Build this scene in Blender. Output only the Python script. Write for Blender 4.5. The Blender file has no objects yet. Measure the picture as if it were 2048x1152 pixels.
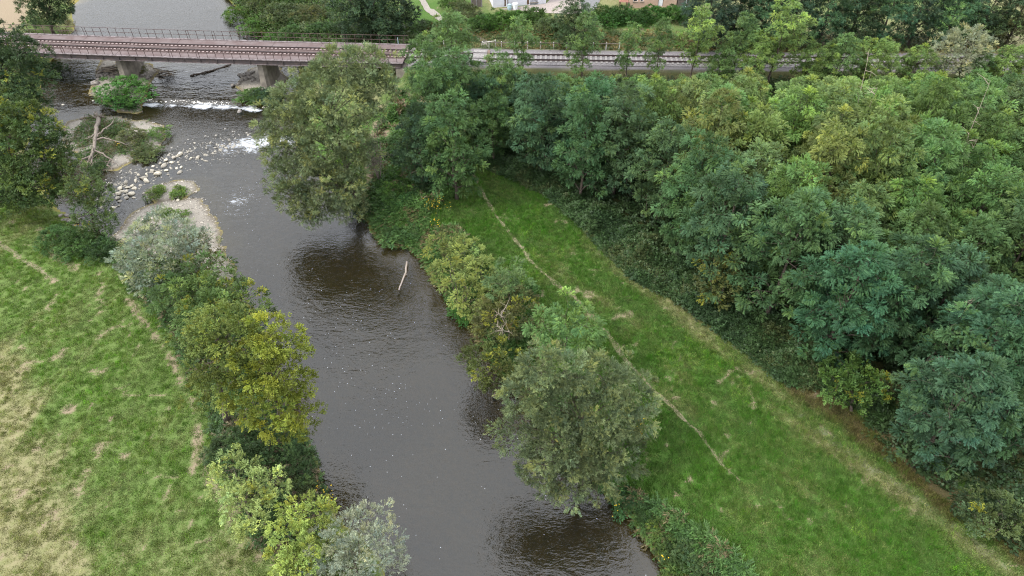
import bpy, math, random
import numpy as np
from mathutils import Vector, Matrix

# ------------------------------------------------------------------ camera
scene = bpy.context.scene
cam_data = bpy.data.cameras.new("camera")
cam_data.sensor_width = 36.0
cam_data.lens = 24.0
cam_data.clip_start = 0.5
cam_data.clip_end = 6000.0
cam = bpy.data.objects.new("camera", cam_data)
scene.collection.objects.link(cam)
cam.location = (0.0, 0.0, 40.5)
cam.rotation_euler = (math.radians(90.0 - 43.4), 0.0, 0.0)
scene.camera = cam

# ------------------------------------------------------------------ sky and sun (bright overcast)
SUN_ELEV, SUN_AZ = math.radians(52.0), math.radians(-112.0)   # azimuth measured from +Y towards +X
world = bpy.data.worlds.new("World")
scene.world = world
world.use_nodes = True
wn, wl_ = world.node_tree.nodes, world.node_tree.links
wn.clear()
sky = wn.new("ShaderNodeTexSky")
sky.sky_type = 'NISHITA'
sky.sun_disc = False
sky.sun_elevation = SUN_ELEV
sky.sun_rotation = SUN_AZ
sky.air_density = 1.4
sky.dust_density = 4.0
sky.ozone_density = 1.0
hsv = wn.new("ShaderNodeHueSaturation")
hsv.inputs["Saturation"].default_value = 0.22
cloud = wn.new("ShaderNodeMixRGB")
cloud.inputs[0].default_value = 0.72
cloud.inputs[2].default_value = (8.0, 8.3, 8.85, 1.0)         # even cloud layer
tcw = wn.new("ShaderNodeTexCoord")
sepz = wn.new("ShaderNodeSeparateXYZ")
wl_.new(tcw.outputs["Generated"], sepz.inputs[0])
grad = wn.new("ShaderNodeMapRange")                          # overcast dome: zenith about twice the horizon
grad.inputs[1].default_value, grad.inputs[2].default_value = 0.0, 1.0
grad.inputs[3].default_value, grad.inputs[4].default_value = 0.72, 1.4
wl_.new(sepz.outputs[2], grad.inputs[0])
dome = wn.new("ShaderNodeMixRGB")
dome.blend_type = 'MULTIPLY'
dome.inputs[0].default_value = 1.0
bg = wn.new("ShaderNodeBackground")
bg.inputs["Strength"].default_value = 0.15
wo = wn.new("ShaderNodeOutputWorld")
wl_.new(sky.outputs[0], hsv.inputs["Color"])
wl_.new(hsv.outputs[0], cloud.inputs[1])
wl_.new(cloud.outputs[0], dome.inputs[1])
wl_.new(grad.outputs[0], dome.inputs[2])
wl_.new(dome.outputs[0], bg.inputs["Color"])
wl_.new(bg.outputs[0], wo.inputs[0])

sun_data = bpy.data.lights.new("sun", 'SUN')
sun_data.energy = 1.5
sun_data.angle = math.radians(14.0)
sun_data.color = (1.0, 0.95, 0.86)
sun = bpy.data.objects.new("sun", sun_data)
scene.collection.objects.link(sun)
sd_ = Vector((math.sin(SUN_AZ) * math.cos(SUN_ELEV), math.cos(SUN_AZ) * math.cos(SUN_ELEV), math.sin(SUN_ELEV)))
sun.rotation_euler = sd_.to_track_quat('Z', 'Y').to_euler()
sun.location = (0, 0, 120)

vs = scene.view_settings
vs.view_transform = 'Standard'
vs.look = 'None'
vs.exposure = 1.2
vs.gamma = 1.0
vs.use_curve_mapping = False
scene.cycles.filter_width = 1.1
scene.cycles.use_denoising = True
scene.cycles.denoising_prefilter = 'NONE'
scene.cycles.max_bounces = 6
scene.cycles.diffuse_bounces = 3
scene.cycles.glossy_bounces = 2
scene.cycles.transmission_bounces = 3
scene.cycles.transparent_max_bounces = 6
scene.cycles.sample_clamp_indirect = 6.0

# ------------------------------------------------------------------ survey data, metres
D = {'left_edge': [(-3.27, 11.22), (-6.52, 16.39), (-8.02, 18.78), (-10.17, 20.71), (-11.6, 22.42), (-12.82, 24.42), (-14.2, 26.96), (-15.76, 29.93), (-17.77, 33.68), (-20.23, 37.87), (-22.46, 40.75), (-24.37, 42.89), (-26.72, 44.82),
               (-29.97, 46.51), (-33.21, 47.9), (-35.97, 48.47), (-37.67, 49.2), (-39.63, 49.93), (-41.74, 51.45), (-43.69, 53.33), (-46.67, 55.8), (-50.34, 60.04), (-53.48, 64.88), (-55.79, 71.37), (-57.2, 76.16), (-59.86, 82.78),
               (-60.62, 87.43), (-61.2, 91.8), (-62.19, 95.11), (-64.74, 100.41), (-68.75, 108.17), (-75.64, 121.59), (-96.25, 157.44)],
 'right_edge': [(11.23, 11.22), (10.36, 16.39), (9.55, 17.62), (8.52, 19.73), (7.77, 21.04), (6.98, 22.42), (5.97, 23.68), (4.3, 25.76), (2.17, 28.63), (0.22, 31.29), (-0.92, 33.44), (-2.33, 35.98), (-3.0, 37.87), (-3.66, 39.0),
                (-4.79, 40.63), (-5.73, 42.08), (-6.82, 43.85), (-7.93, 46.37), (-8.97, 47.69), (-9.79, 48.47), (-10.76, 48.11), (-11.79, 48.91), (-13.17, 50.38), (-13.87, 51.91), (-15.07, 53.33), (-16.62, 55.21), (-18.95, 58.23),
                (-21.55, 61.92), (-23.79, 65.91), (-25.35, 70.23), (-26.15, 74.92), (-26.39, 80.04), (-27.97, 85.64), (-32.04, 91.48), (-34.23, 93.77), (-36.87, 96.49), (-40.32, 102.27), (-44.74, 108.17), (-50.62, 119.18),
                (-67.08, 157.44)],
 'bar_main': [(-38.24, 48.91), (-37.36, 50.68), (-37.25, 51.91), (-37.09, 53.17), (-36.27, 54.55), (-34.13, 55.46), (-32.34, 56.05), (-30.89, 56.23), (-29.33, 53.57), (-27.58, 50.46), (-25.86, 47.55), (-24.69, 45.15), (-24.38, 43.21),
              (-25.37, 41.96), (-32.15, 45.15), (-37.11, 47.9)],
 'bar_small': [(-37.44, 56.65), (-37.05, 57.87), (-35.78, 58.59), (-34.13, 59.04), (-32.71, 58.95), (-31.62, 57.52), (-32.25, 56.4), (-34.25, 55.8), (-36.16, 55.55)],
 'bar_dead_tree': [(-51.51, 68.9), (-51.56, 70.68), (-49.46, 71.83), (-45.95, 71.83), (-42.7, 71.02), (-40.03, 69.78), (-38.43, 66.96), (-38.43, 64.58), (-39.28, 63.09), (-40.6, 61.83), (-41.68, 60.6), (-42.98, 60.32), (-44.69, 61.45),
                   (-47.71, 64.28), (-50.1, 66.54)],
 'bar_pier': [(-51.9, 78.0), (-51.57, 76.72), (-49.47, 74.73), (-46.68, 72.92), (-44.2, 72.33), (-43.4, 72.68), (-44.35, 74.48), (-44.04, 76.47), (-45.1, 79.72), (-45.47, 82.87), (-47.27, 84.87), (-50.82, 86.35), (-53.86, 85.75),
              (-53.2, 81.75)],
 'bar_pier_right': [(-34.38, 78.79), (-34.05, 80.66), (-33.73, 83.15), (-32.91, 84.87), (-29.88, 83.72), (-28.43, 80.39), (-28.22, 76.47), (-29.74, 74.85), (-32.39, 75.72)],
 'weir': [(-56.17, 71.58), (-51.25, 72.28), (-47.27, 73.94), (-44.27, 75.41), (-38.41, 75.04), (-32.29, 74.67), (-28.75, 73.7), (-23.72, 72.39)],
 'rapid': [(-42.81, 53.84), (-40.38, 56.77), (-38.77, 59.71), (-36.67, 62.54), (-33.08, 64.72), (-30.03, 65.54), (-26.71, 66.58), (-21.85, 68.73)],
 'stick_ridge': [(-43.02, 84.33), (-41.74, 82.35), (-40.84, 81.38), (-39.66, 81.65), (-38.33, 83.47), (-36.78, 84.77)],
 'glint_patch': [(-27.19, 55.63)],  # centre of the ripple glint, painted as white streaks and flecks
 'track_poly': [-6.8082492e-07, 0.00035240928, -0.037773226, 78.515991],
 'bridge_x': [-65.5, -12.74],
 'pier_x': [-47.72, -30.17],
 'track_bare': [(-4.36, 58.87), (-2.84, 54.1), (-1.82, 51.31), (-0.86, 49.05), (0.7, 46.22), (1.63, 44.21), (2.57, 42.61), (3.94, 40.77), (5.64, 38.73), (7.0, 36.27), (8.06, 33.71), (9.11, 31.79), (10.1, 29.97), (11.12, 28.67),
                (12.61, 26.61), (13.72, 24.12), (14.42, 23.03)],
 'track_two': [(4.48, 46.91), (5.45, 44.87), (7.31, 41.68), (9.62, 37.07)],
 'edge_dry': [(7.42, 47.61), (11.05, 41.68), (13.04, 38.73), (15.04, 34.96), (17.33, 32.02), (19.1, 29.31), (20.93, 26.41), (22.55, 24.49), (24.26, 22.33), (25.84, 20.32), (27.48, 18.75), (29.43, 16.98)],
 'brown_edge': [(19.84, 30.64), (22.39, 29.75), (23.56, 27.21), (24.98, 24.86), (26.13, 23.03), (27.06, 21.65), (28.42, 20.65), (30.33, 18.6)],
 'track_grey': [(19.75, 28.03), (21.66, 25.63), (23.49, 23.57), (25.21, 21.65), (26.75, 19.69), (28.32, 17.56)],
 'left_path': [(-47.77, 47.97), (-45.21, 46.56), (-42.39, 44.54), (-39.85, 42.92), (-37.98, 41.68)],
 'left_soil': [(-42.97, 48.69), (-39.37, 44.54), (-37.05, 43.24)],
 'left_soil2': [(-30.98, 39.31), (-28.9, 37.07), (-26.74, 34.96), (-24.71, 32.49), (-22.85, 29.75), (-21.67, 28.03), (-20.86, 26.02), (-20.46, 23.75)],
 'left_soil3': [(-20.31, 25.24), (-19.11, 23.03), (-17.63, 21.31), (-16.24, 19.69), (-14.63, 18.15)],
 'left_dry_line': [(-66.82, 50.55), (-56.8, 44.21), (-46.59, 38.17), (-37.81, 32.97), (-34.06, 29.31), (-30.36, 23.39), (-28.04, 20.0), (-25.83, 16.69)],
 'bare_spots': [(-30.73, 28.54, 0.75), (-27.48, 27.83, 0.35), (0.81, 47.75, 0.28), (4.8, 41.38, 0.3), (3.2, 52.09, 0.4), (-34.78, 42.42, 0.6), (-32.06, 39.48, 0.35), (7.64, 38.73, 0.35), (10.1, 34.96, 0.3), (11.48, 25.94, 0.3),
                (8.58, 36.53, 0.3), (11.51, 29.53, 0.3), (16.17, 27.42, 0.35), (-25.24, 24.86, 0.5), (13.93, 25.05, 0.3), (10.27, 25.63, 0.3), (17.99, 20.32, 0.3), (19.25, 31.09, 0.4), (15.82, 31.79, 0.3), (21.88, 34.96, 0.3),
                (20.46, 21.31, 0.35), (15.23, 21.31, 0.3), (-41.1, 41.68, 0.4), (-37.3, 37.07, 0.4), (-33.85, 33.95, 0.4), (-24.2, 26.41, 0.4), (-33.0, 37.07, 0.35)],
 'wood': [(-4.0, 62.46), (-1.99, 59.6), (1.3, 57.52), (4.19, 55.18), (6.82, 51.31), (9.13, 46.91), (11.23, 42.92), (14.34, 39.31), (16.54, 36.53), (19.46, 34.46), (20.9, 31.79), (23.09, 29.75), (24.33, 27.01), (25.15, 24.49),
          (26.37, 22.16), (28.18, 20.16), (30.66, 18.15), (41.93, 16.98), (106.34, 82.82), (29.15, 78.69), (-1.49, 80.03)],
 'bramble_front': [(-4.12, 61.68), (-2.47, 58.41), (0.3, 56.21), (3.63, 53.29), (6.19, 49.05), (8.48, 44.87), (10.41, 41.56), (13.13, 39.31), (15.64, 36.0), (17.76, 33.71), (19.55, 30.86), (21.9, 30.41), (23.29, 29.31), (24.92, 27.21),
                   (25.39, 29.31), (23.61, 34.46), (15.62, 41.68), (10.28, 49.05), (4.82, 57.96), (-3.44, 64.67)],
 'bank_left_herb': [(-43.35, 48.95), (-36.58, 49.69), (-32.79, 42.22), (-27.49, 37.55), (-23.76, 32.44), (-20.24, 27.16), (-17.75, 23.33), (-14.9, 18.69), (-11.61, 17.14), (-12.3, 23.33), (-14.45, 27.16), (-20.76, 37.55), (-30.16, 44.78)],
 'bank_right_herb': [(-14.9, 55.22), (-13.06, 56.07), (-9.42, 54.39), (-8.16, 51.2), (-7.43, 48.23), (-5.44, 48.95), (-1.43, 42.22), (1.43, 37.55), (2.8, 32.44), (7.0, 24.06), (8.69, 22.27), (11.37, 19.94), (13.63, 16.91), (9.19, 16.91),
                     (6.72, 21.59), (-0.14, 31.04), (-3.72, 37.55), (-6.48, 42.22), (-9.01, 46.13), (-11.33, 46.96)],
 'heroes': [{'name': 'bank_tree',
             'label': 'dark green tree hiding the left end of the bridge',
             'cat': 'tree',
             'spec': 'broad',
             'loc': (-56.72, 69.28, 1.5),
             'lobes': [(4.0, 0.0, 8.43, 1.99), (5.98, -0.5, 7.68, 1.78), (0.64, 0.5, 6.56, 2.67), (4.01, -1.5, 5.84, 2.53), (5.77, -1.5, 4.99, 1.81), (1.39, -2.0, 3.81, 2.94), (4.13, -2.5, 3.2, 2.25), (5.37, -2.5, 2.43, 1.29)],
             'col': (0.036, 0.062, 0.026),
             'yellow': 0.04},
            {'name': 'bank_tree',
             'label': 'large broadleaf tree with yellowing tips at the left edge, above the narrow sapling',
             'cat': 'tree',
             'spec': 'broad',
             'loc': (-47.24, 53.43, 1.6),
             'lobes': [(3.37, 1.0, 8.75, 1.59), (0.99, 1.0, 8.01, 2.23), (5.35, 0.0, 7.69, 1.85), (3.08, -1.0, 6.94, 2.42), (6.12, -0.5, 5.86, 1.61), (4.54, -2.0, 5.26, 2.3), (5.69, -1.0, 3.81, 1.37), (1.78, -2.5, 4.55, 2.66),
                       (4.54, -3.0, 3.29, 1.88), (1.89, -3.0, 2.46, 1.81), (5.89, -2.5, 2.66, 1.0)],
             'col': (0.048, 0.078, 0.024),
             'yellow': 0.13,
             'size': 1.1},
            {'name': 'sapling',
             'label': 'narrow light green sapling by the flat bank rocks',
             'cat': 'tree',
             'spec': 'broad',
             'loc': (-37.96, 48.51, 0.8),
             'lobes': [(1.7, 0.0, 6.62, 1.1), (0.81, -0.3, 5.24, 1.2), (2.38, -0.3, 4.87, 1.21), (1.19, -0.6, 3.48, 1.49), (1.73, -0.8, 2.25, 1.15), (1.5, 0.0, 5.96, 1.03)],
             'col': (0.07, 0.105, 0.036),
             'yellow': 0.06,
             'size': 0.8},
            {'name': 'silver_willow',
             'label': 'pale silver-grey willow bush on the gravel bar',
             'cat': 'willow',
             'spec': 'willow',
             'loc': (-29.13, 40.59, 1.2),
             'lobes': [(-0.15, 4.17, 3.75, 1.58), (-0.49, 1.7, 4.38, 1.28), (2.85, 1.57, 5.0, 1.35), (3.77, 2.22, 4.06, 0.97), (-0.59, -0.5, 4.39, 1.09), (0.85, 0.23, 3.75, 1.9), (0.87, -1.5, 3.09, 1.33), (2.99, -0.5, 4.39, 1.48)],
             'col': (0.165, 0.195, 0.14),
             'size': 0.8},
            {'name': 'bank_shrub',
             'label': 'small olive-yellow shrub against the silver willow',
             'cat': 'shrub',
             'spec': 'broad',
             'loc': (-26.55, 42.42, 1.2),
             'lobes': [(0.09, 1.6, 2.25, 1.22), (0.19, -0.3, 2.51, 1.15), (1.33, -0.3, 1.96, 1.07)],
             'col': (0.082, 0.085, 0.02),
             'yellow': 0.12,
             'size': 0.75},
            {'name': 'bank_shrub',
             'label': 'dark shrub with long arching shoots below the silver willow',
             'cat': 'shrub',
             'spec': 'locust',
             'loc': (-26.7, 37.55, 1.5),
             'lobes': [(-0.44, 1.88, 3.0, 1.33), (1.58, 1.62, 3.5, 1.32), (1.4, -0.6, 3.49, 1.65), (0.0, -0.6, 2.7, 1.14), (3.3, 2.51, 3.75, 0.94), (2.66, -0.9, 3.0, 1.13)],
             'col': (0.065, 0.11, 0.034),
             'yellow': 0.08,
             'size': 0.9},
            {'name': 'bank_tree',
             'label': 'bushy tree with bright yellow shoot tips above the yellow-green pair',
             'cat': 'tree',
             'spec': 'broad',
             'loc': (-22.42, 34.65, 1.5),
             'lobes': [(-0.73, 1.87, 3.9, 1.34), (1.36, 1.73, 4.55, 1.32), (3.5, 0.2, 4.76, 1.29), (1.16, -0.28, 4.23, 1.72), (-0.25, -0.8, 3.74, 1.22), (3.7, -0.46, 3.9, 1.22), (-1.24, -1.0, 2.48, 0.87), (3.71, -0.4, 0.73, 0.75)],
             'col': (0.065, 0.105, 0.03),
             'yellow': 0.16,
             'size': 0.9},
            {'name': 'alder_tree',
             'label': 'olive green tree touching the bright yellow-green one',
             'cat': 'tree',
             'spec': 'broad',
             'loc': (-19.58, 27.77, 1.5),
             'lobes': [(2.08, 0.5, 9.34, 1.29), (1.03, 0.0, 8.33, 1.15), (2.9, -0.5, 8.53, 1.43), (1.25, -1.0, 7.19, 1.45), (2.74, -1.5, 6.38, 1.46), (0.55, -1.5, 5.0, 0.99), (3.3, 0.4, 9.31, 0.9)],
             'col': (0.085, 0.112, 0.026),
             'yellow': 0.03,
             'size': 0.85},
            {'name': 'alder_tree',
             'label': 'bright yellow-green tree leaning over the river on the left bank',
             'cat': 'tree',
             'spec': 'broad',
             'loc': (-15.79, 27.07, 1.5),
             'lobes': [(1.53, 0.5, 8.99, 1.25), (2.48, 0.3, 7.69, 1.15), (0.77, -0.3, 8.11, 1.43), (1.9, -1.0, 7.1, 1.44), (2.74, -0.8, 5.89, 1.04), (-0.07, -1.5, 5.91, 1.45), (1.38, -2.0, 5.08, 1.58), (2.78, -1.8, 4.3, 0.99),
                       (2.23, -2.0, 3.42, 0.87)],
             'col': (0.125, 0.15, 0.022),
             'yellow': 0.03,
             'size': 0.85},
            {'name': 'pale_shrub',
             'label': 'pale green shrub beside the bare soil strip, upper of the two',
             'cat': 'shrub',
             'spec': 'broad',
             'loc': (-15.64, 19.83, 1.6),
             'lobes': [(-1.29, 2.8, 2.1, 1.16), (0.7, 1.41, 2.45, 1.13), (0.28, 0.09, 2.8, 1.24), (1.44, 1.84, 2.28, 0.84), (0.6, -0.7, 2.08, 0.95), (-1.53, 1.78, 2.1, 0.78)],
             'col': (0.185, 0.235, 0.075),
             'yellow': 0.05,
             'size': 0.7},
            {'name': 'pale_shrub',
             'label': 'pale green shrub touching the silver bush at the bottom edge',
             'cat': 'shrub',
             'spec': 'broad',
             'loc': (-12.08, 17.39, 1.6),
             'lobes': [(-0.21, 2.29, 2.1, 1.1), (1.09, 1.94, 2.45, 0.94), (-0.23, 0.57, 2.8, 1.11), (1.06, 0.53, 2.28, 1.12), (0.54, -0.6, 2.57, 1.03), (-0.56, -0.1, 2.1, 0.78), (-0.11, -0.8, 0.64, 1.12)],
             'col': (0.17, 0.22, 0.05),
             'yellow': 0.06,
             'size': 0.7},
            {'name': 'silver_willow',
             'label': 'silver-grey willow bush at the bottom edge of the picture',
             'cat': 'willow',
             'spec': 'willow',
             'loc': (-9.02, 17.4, 0.9),
             'lobes': [(0.69, 1.86, 2.7, 0.95), (-0.1, 1.03, 3.15, 1.13), (1.92, 0.08, 3.6, 0.9), (-0.95, 0.11, 2.93, 1.11), (0.73, -0.38, 3.38, 1.31), (1.9, -0.3, 1.98, 0.84), (-0.28, -0.7, 1.92, 1.11), (-1.78, -0.4, 1.69, 0.73)],
             'col': (0.18, 0.205, 0.15),
             'size': 0.7},
            {'name': 'willow_tree',
             'label': 'great round olive willow in front of the bridge',
             'cat': 'willow',
             'spec': 'willow',
             'loc': (-14.97, 54.36, 1.4),
             'lobes': [(0.68, 1.0, 12.6, 1.84), (2.72, 1.0, 12.83, 1.62), (-1.49, 0.5, 11.48, 1.85), (2.85, 0.5, 10.78, 1.56), (0.57, -0.5, 10.36, 2.24), (-3.83, 0.0, 10.1, 1.83), (-5.05, -0.5, 8.44, 1.85), (-2.24, -1.0, 8.72, 1.88),
                       (0.44, -1.5, 8.03, 1.58), (-4.92, -1.5, 6.0, 1.88), (-1.98, -2.5, 6.22, 1.9), (-4.22, -2.5, 4.01, 1.9), (0.48, -2.5, 5.08, 1.52), (-1.89, -3.5, 3.29, 2.07), (-3.47, -3.5, 2.19, 1.46), (-0.15, -3.5, 2.91, 1.54),
                       (3.76, 0.8, 11.42, 0.95), (-5.46, -2.0, 4.05, 1.55), (-4.83, -4.0, 2.71, 1.44), (-1.78, -4.2, 1.91, 1.45), (0.12, -3.6, 1.7, 1.19), (-6.1, -1.0, 7.58, 1.06), (-3.43, -4.6, 1.2, 1.0), (1.37, -1.5, 6.11, 1.25),
                       (2.31, -0.5, 9.02, 1.23)],
             'col': (0.112, 0.142, 0.068),
             'size': 0.95},
            {'name': 'small_tree',
             'label': 'feathery little tree behind the olive thicket on the right bank',
             'cat': 'tree',
             'spec': 'locust',
             'loc': (-0.08, 37.99, 1.9),
             'lobes': [(-0.27, 1.29, 3.0, 1.16), (-0.83, -0.2, 3.07, 1.06), (0.5, -0.2, 2.81, 1.07)],
             'col': (0.075, 0.12, 0.045),
             'size': 0.8},
            {'name': 'thicket_shrub',
             'label': 'olive-brown shrub with dead twigs on the right bank',
             'cat': 'shrub',
             'spec': 'broad',
             'loc': (-0.54, 35.4, 1.4),
             'lobes': [(-0.94, 1.03, 2.25, 1.14), (1.15, 1.18, 2.63, 1.25), (-0.35, -0.5, 2.32, 1.33), (1.51, 0.0, 2.33, 1.05), (-1.66, -0.4, 1.94, 0.86)],
             'col': (0.062, 0.068, 0.024),
             'yellow': 0.05,
             'size': 0.8},
            {'name': 'thicket_shrub',
             'label': 'dark olive bush overhanging the water above its own reflection',
             'cat': 'shrub',
             'spec': 'broad',
             'loc': (-1.24, 31.18, 1.2),
             'lobes': [(-1.06, 0.95, 1.95, 1.08), (0.38, 1.15, 2.27, 1.08), (-0.31, -0.3, 2.17, 1.26), (1.28, 0.0, 1.98, 1.06), (0.39, -0.6, 1.44, 0.99), (-1.76, 0.72, 1.95, 0.72)],
             'col': (0.05, 0.066, 0.018),
             'yellow': 0.04,
             'size': 0.8},
            {'name': 'locust_tree',
             'label': 'round light green locust between the meadow and the grey-olive willow',
             'cat': 'tree',
             'spec': 'locust',
             'loc': (3.81, 31.08, 1.9),
             'lobes': [(-0.1, 2.19, 4.2, 1.4), (-1.58, 0.57, 4.9, 1.22), (1.04, 0.0, 5.51, 1.26), (-0.93, -0.5, 4.43, 1.34), (0.78, -0.5, 3.93, 1.35), (-0.21, -0.9, 3.1, 1.22)],
             'col': (0.08, 0.145, 0.045),
             'size': 0.85},
            {'name': 'willow_tree',
             'label': 'wide grey-olive willow overhanging the water on the right bank',
             'cat': 'willow',
             'spec': 'willow',
             'loc': (4.74, 24.05, 1.4),
             'lobes': [(-3.14, 1.0, 8.89, 1.08), (-1.7, 1.0, 8.67, 1.2), (0.34, 1.0, 8.22, 1.36), (2.13, 0.7, 6.97, 1.23), (-3.64, 0.3, 7.49, 1.36), (-1.71, -0.3, 7.34, 1.6), (0.36, -0.3, 6.63, 1.51), (2.45, 0.0, 5.48, 1.13),
                       (-3.92, -0.6, 5.42, 1.29), (-2.23, -1.2, 5.28, 1.63), (-0.11, -1.2, 4.25, 1.66), (1.85, -0.8, 3.1, 1.28), (-3.01, -1.8, 3.31, 1.34), (-1.23, -2.0, 2.24, 1.15), (0.6, -1.6, 1.86, 1.17), (-2.15, -2.4, 2.06, 0.78)],
             'col': (0.086, 0.112, 0.053),
             'size': 0.85},
            {'name': 'knotweed_thicket',
             'label': 'domed pale yellow-green thicket at the water bend',
             'cat': 'shrub',
             'spec': 'locust',
             'loc': (-4.21, 38.85, 1.2),
             'lobes': [(-1.53, 5.82, 1.42, 1.58), (0.23, 5.21, 1.66, 1.57), (1.6, 2.42, 1.9, 1.59), (-0.9, 2.82, 1.54, 1.61), (0.68, 0.19, 1.78, 1.55), (2.07, -0.18, 1.42, 1.19), (1.08, -0.8, 0.81, 1.11)],
             'col': (0.16, 0.2, 0.055),
             'yellow': 0.05,
             'size': 0.7},
            {'name': 'edge_tree',
             'label': 'small olive and yellow tree at the front edge of the wood',
             'cat': 'tree',
             'spec': 'broad',
             'loc': (16.49, 38.06, 2),
             'lobes': [(-0.65, 0.2, 5.08, 0.89), (-1.57, 0.0, 3.86, 1.02), (-0.14, 0.0, 3.34, 1.06), (-0.69, -0.3, 2.05, 1.08)],
             'col': (0.075, 0.085, 0.026),
             'yellow': 0.2,
             'size': 0.8},
            {'name': 'edge_shrub',
             'label': 'glossy dark green bush at the edge of the brown grass',
             'cat': 'shrub',
             'spec': 'broad',
             'loc': (23.48, 28.37, 2),
             'lobes': [(-0.96, 1.32, 2.7, 1.28), (-0.16, 0.0, 2.85, 1.19), (-0.93, -0.3, 1.9, 0.93), (-1.94, 0.0, 2.75, 0.86)],
             'col': (0.045, 0.085, 0.02),
             'yellow': 0.03,
             'size': 0.9},
            {'name': 'edge_shrub',
             'label': 'dull olive bush under the blue-green trees in the lower right corner',
             'cat': 'shrub',
             'spec': 'broad',
             'loc': (28.26, 19.43, 2),
             'lobes': [(-0.91, 0.84, 1.88, 1.11), (-0.31, 0.04, 2.19, 1.09), (-1.89, -0.3, 2.15, 0.8), (1.37, 0.0, 1.1, 1.11)],
             'col': (0.045, 0.065, 0.024),
             'yellow': 0.03,
             'size': 0.85},
            {'name': 'far_tree',
             'label': 'dark tree on the far left bank beyond the bridge',
             'cat': 'tree',
             'spec': 'broad',
             'loc': (-62.99, 92.2, 1.8),
             'lobes': [(-0.39, 0.0, 4.18, 1.99), (2.02, 0.0, 3.65, 2.27), (0.35, -0.6, 2.29, 2.01), (2.62, -0.4, 2.48, 1.34), (-0.27, 0.0, 5.79, 1.97), (3.52, 0.0, 5.47, 1.97)],
             'col': (0.036, 0.06, 0.024),
             'size': 1.1},
            {'name': 'far_tree',
             'label': 'big dark green tree beyond the bridge, next to the footpath',
             'cat': 'tree',
             'spec': 'broad',
             'loc': (-18.21, 87.57, 2),
             'lobes': [(-2.34, 0.0, 5.09, 2.41), (0.6, 0.0, 5.71, 2.71), (3.33, 0.0, 4.77, 2.1), (-1.15, -0.8, 2.86, 2.44), (1.93, -0.8, 2.86, 2.44), (4.62, 0.0, 3.69, 1.47), (0.54, 0.5, 7.97, 2.49)],
             'col': (0.034, 0.06, 0.03),
             'size': 1.15},
            {'name': 'railside_willow',
             'label': 'pale grey willow bush beside the track near the right edge',
             'cat': 'willow',
             'spec': 'willow',
             'loc': (52.16, 72.93, 2.6),
             'lobes': [(-2.38, 0.0, 5.84, 1.87), (-3.6, 0.0, 4.87, 1.66), (-0.82, 0.0, 5.44, 1.43), (-2.39, -0.5, 4.11, 1.78), (-3.98, -0.5, 3.94, 1.34)],
             'col': (0.21, 0.23, 0.15),
             'size': 0.9}],
 'shrubs': [('far_bush', 'bright green bush at the water edge beyond the bridge, farthest upstream', -39.95, 99.68, 1.6, 2.16, (0.055, 0.105, 0.022), 'bushes on the far bank'),
            ('far_bush', 'bright green bush at the water edge beyond the bridge, second from upstream', -36.1, 94.9, 1.6, 2.23, (0.05, 0.1, 0.02), 'bushes on the far bank'),
            ('far_bush', 'bright green bush at the water edge close behind the bridge', -32.67, 90.9, 1.6, 1.88, (0.045, 0.095, 0.02), 'bushes on the far bank'),
            ('far_bush', 'olive bush at the top edge, right of the upstream water', -36.05, 100.06, 1.6, 2.47, (0.06, 0.08, 0.03), 'bushes on the far bank'),
            ('far_bush', 'olive grey bush in the middle of the far thicket', -31.77, 95.26, 1.6, 2.52, (0.055, 0.075, 0.03), 'bushes on the far bank'),
            ('far_bush', 'dark green bush behind the bridge railing, left of the olive one', -29.18, 90.43, 1.6, 2.01, (0.04, 0.078, 0.022), 'bushes on the far bank'),
            ('far_bush', 'olive brown bush below the tan field', -27.49, 93.72, 1.6, 2.35, (0.065, 0.075, 0.032), 'bushes on the far bank'),
            ('far_bush', 'dark green bush behind the railing, middle of the row', -25.6, 89.31, 1.6, 1.86, (0.036, 0.07, 0.022), 'bushes on the far bank'),
            ('far_bush', 'dark green bush behind the railing under the big dark tree', -22.84, 89.46, 1.6, 1.73, (0.034, 0.064, 0.022), 'bushes on the far bank'),
            ('far_bush', 'yellow-green weeds bush by the signal post', -16.83, 88.33, 1.6, 1.31, (0.09, 0.13, 0.03), 'bushes on the far bank'),
            ('far_bush', 'small yellow-green bush behind the railing end', -18.8, 88.16, 1.6, 1.18, (0.085, 0.125, 0.03), 'bushes on the far bank'),
            ('far_bush', 'low green bush between the signal post and the footpath', -11.98, 89.77, 1.6, 1.73, (0.05, 0.09, 0.026), 'bushes on the far bank'),
            ('far_bush', 'green bush at the top edge next to the tan field', -30.7, 100.23, 1.6, 2.17, (0.05, 0.085, 0.026), 'bushes on the far bank'),
            ('bank_bush', 'dark bush on the left bank just under the bridge', -58.73, 82.08, 1.2, 1.88, (0.034, 0.065, 0.024), None),
            ('islet_bush', 'bright green bramble mound on the islet at the left pier', -46.23, 75.19, 0.7, 3.23, (0.045, 0.115, 0.022), None),
            ('islet_bush', 'yellowish shrub behind the bramble mound at the left pier', -47.97, 82.3, 0.8, 1.38, (0.085, 0.095, 0.024), None),
            ('islet_bush', 'green bush on the right pier islet, bright half', -31.18, 75.34, 0.7, 1.66, (0.055, 0.1, 0.026), None),
            ('islet_bush', 'dark blue-green bush at the foot of the right pier', -29.37, 75.38, 0.7, 1.9, (0.036, 0.066, 0.034), None),
            ('bar_bush', 'green bush at the right end of the dead tree islet', -39.5, 67.2, 0.25, 1.32, (0.06, 0.115, 0.024), None),
            ('bar_bush', 'olive shrub in the middle of the dead tree islet', -41.84, 65.94, 0.3, 1.75, (0.068, 0.08, 0.03), None),
            ('bar_bush', 'yellowish green shrub at the lower end of the dead tree islet', -39.28, 63.33, 0.2, 1.38, (0.08, 0.105, 0.04), None),
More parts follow.
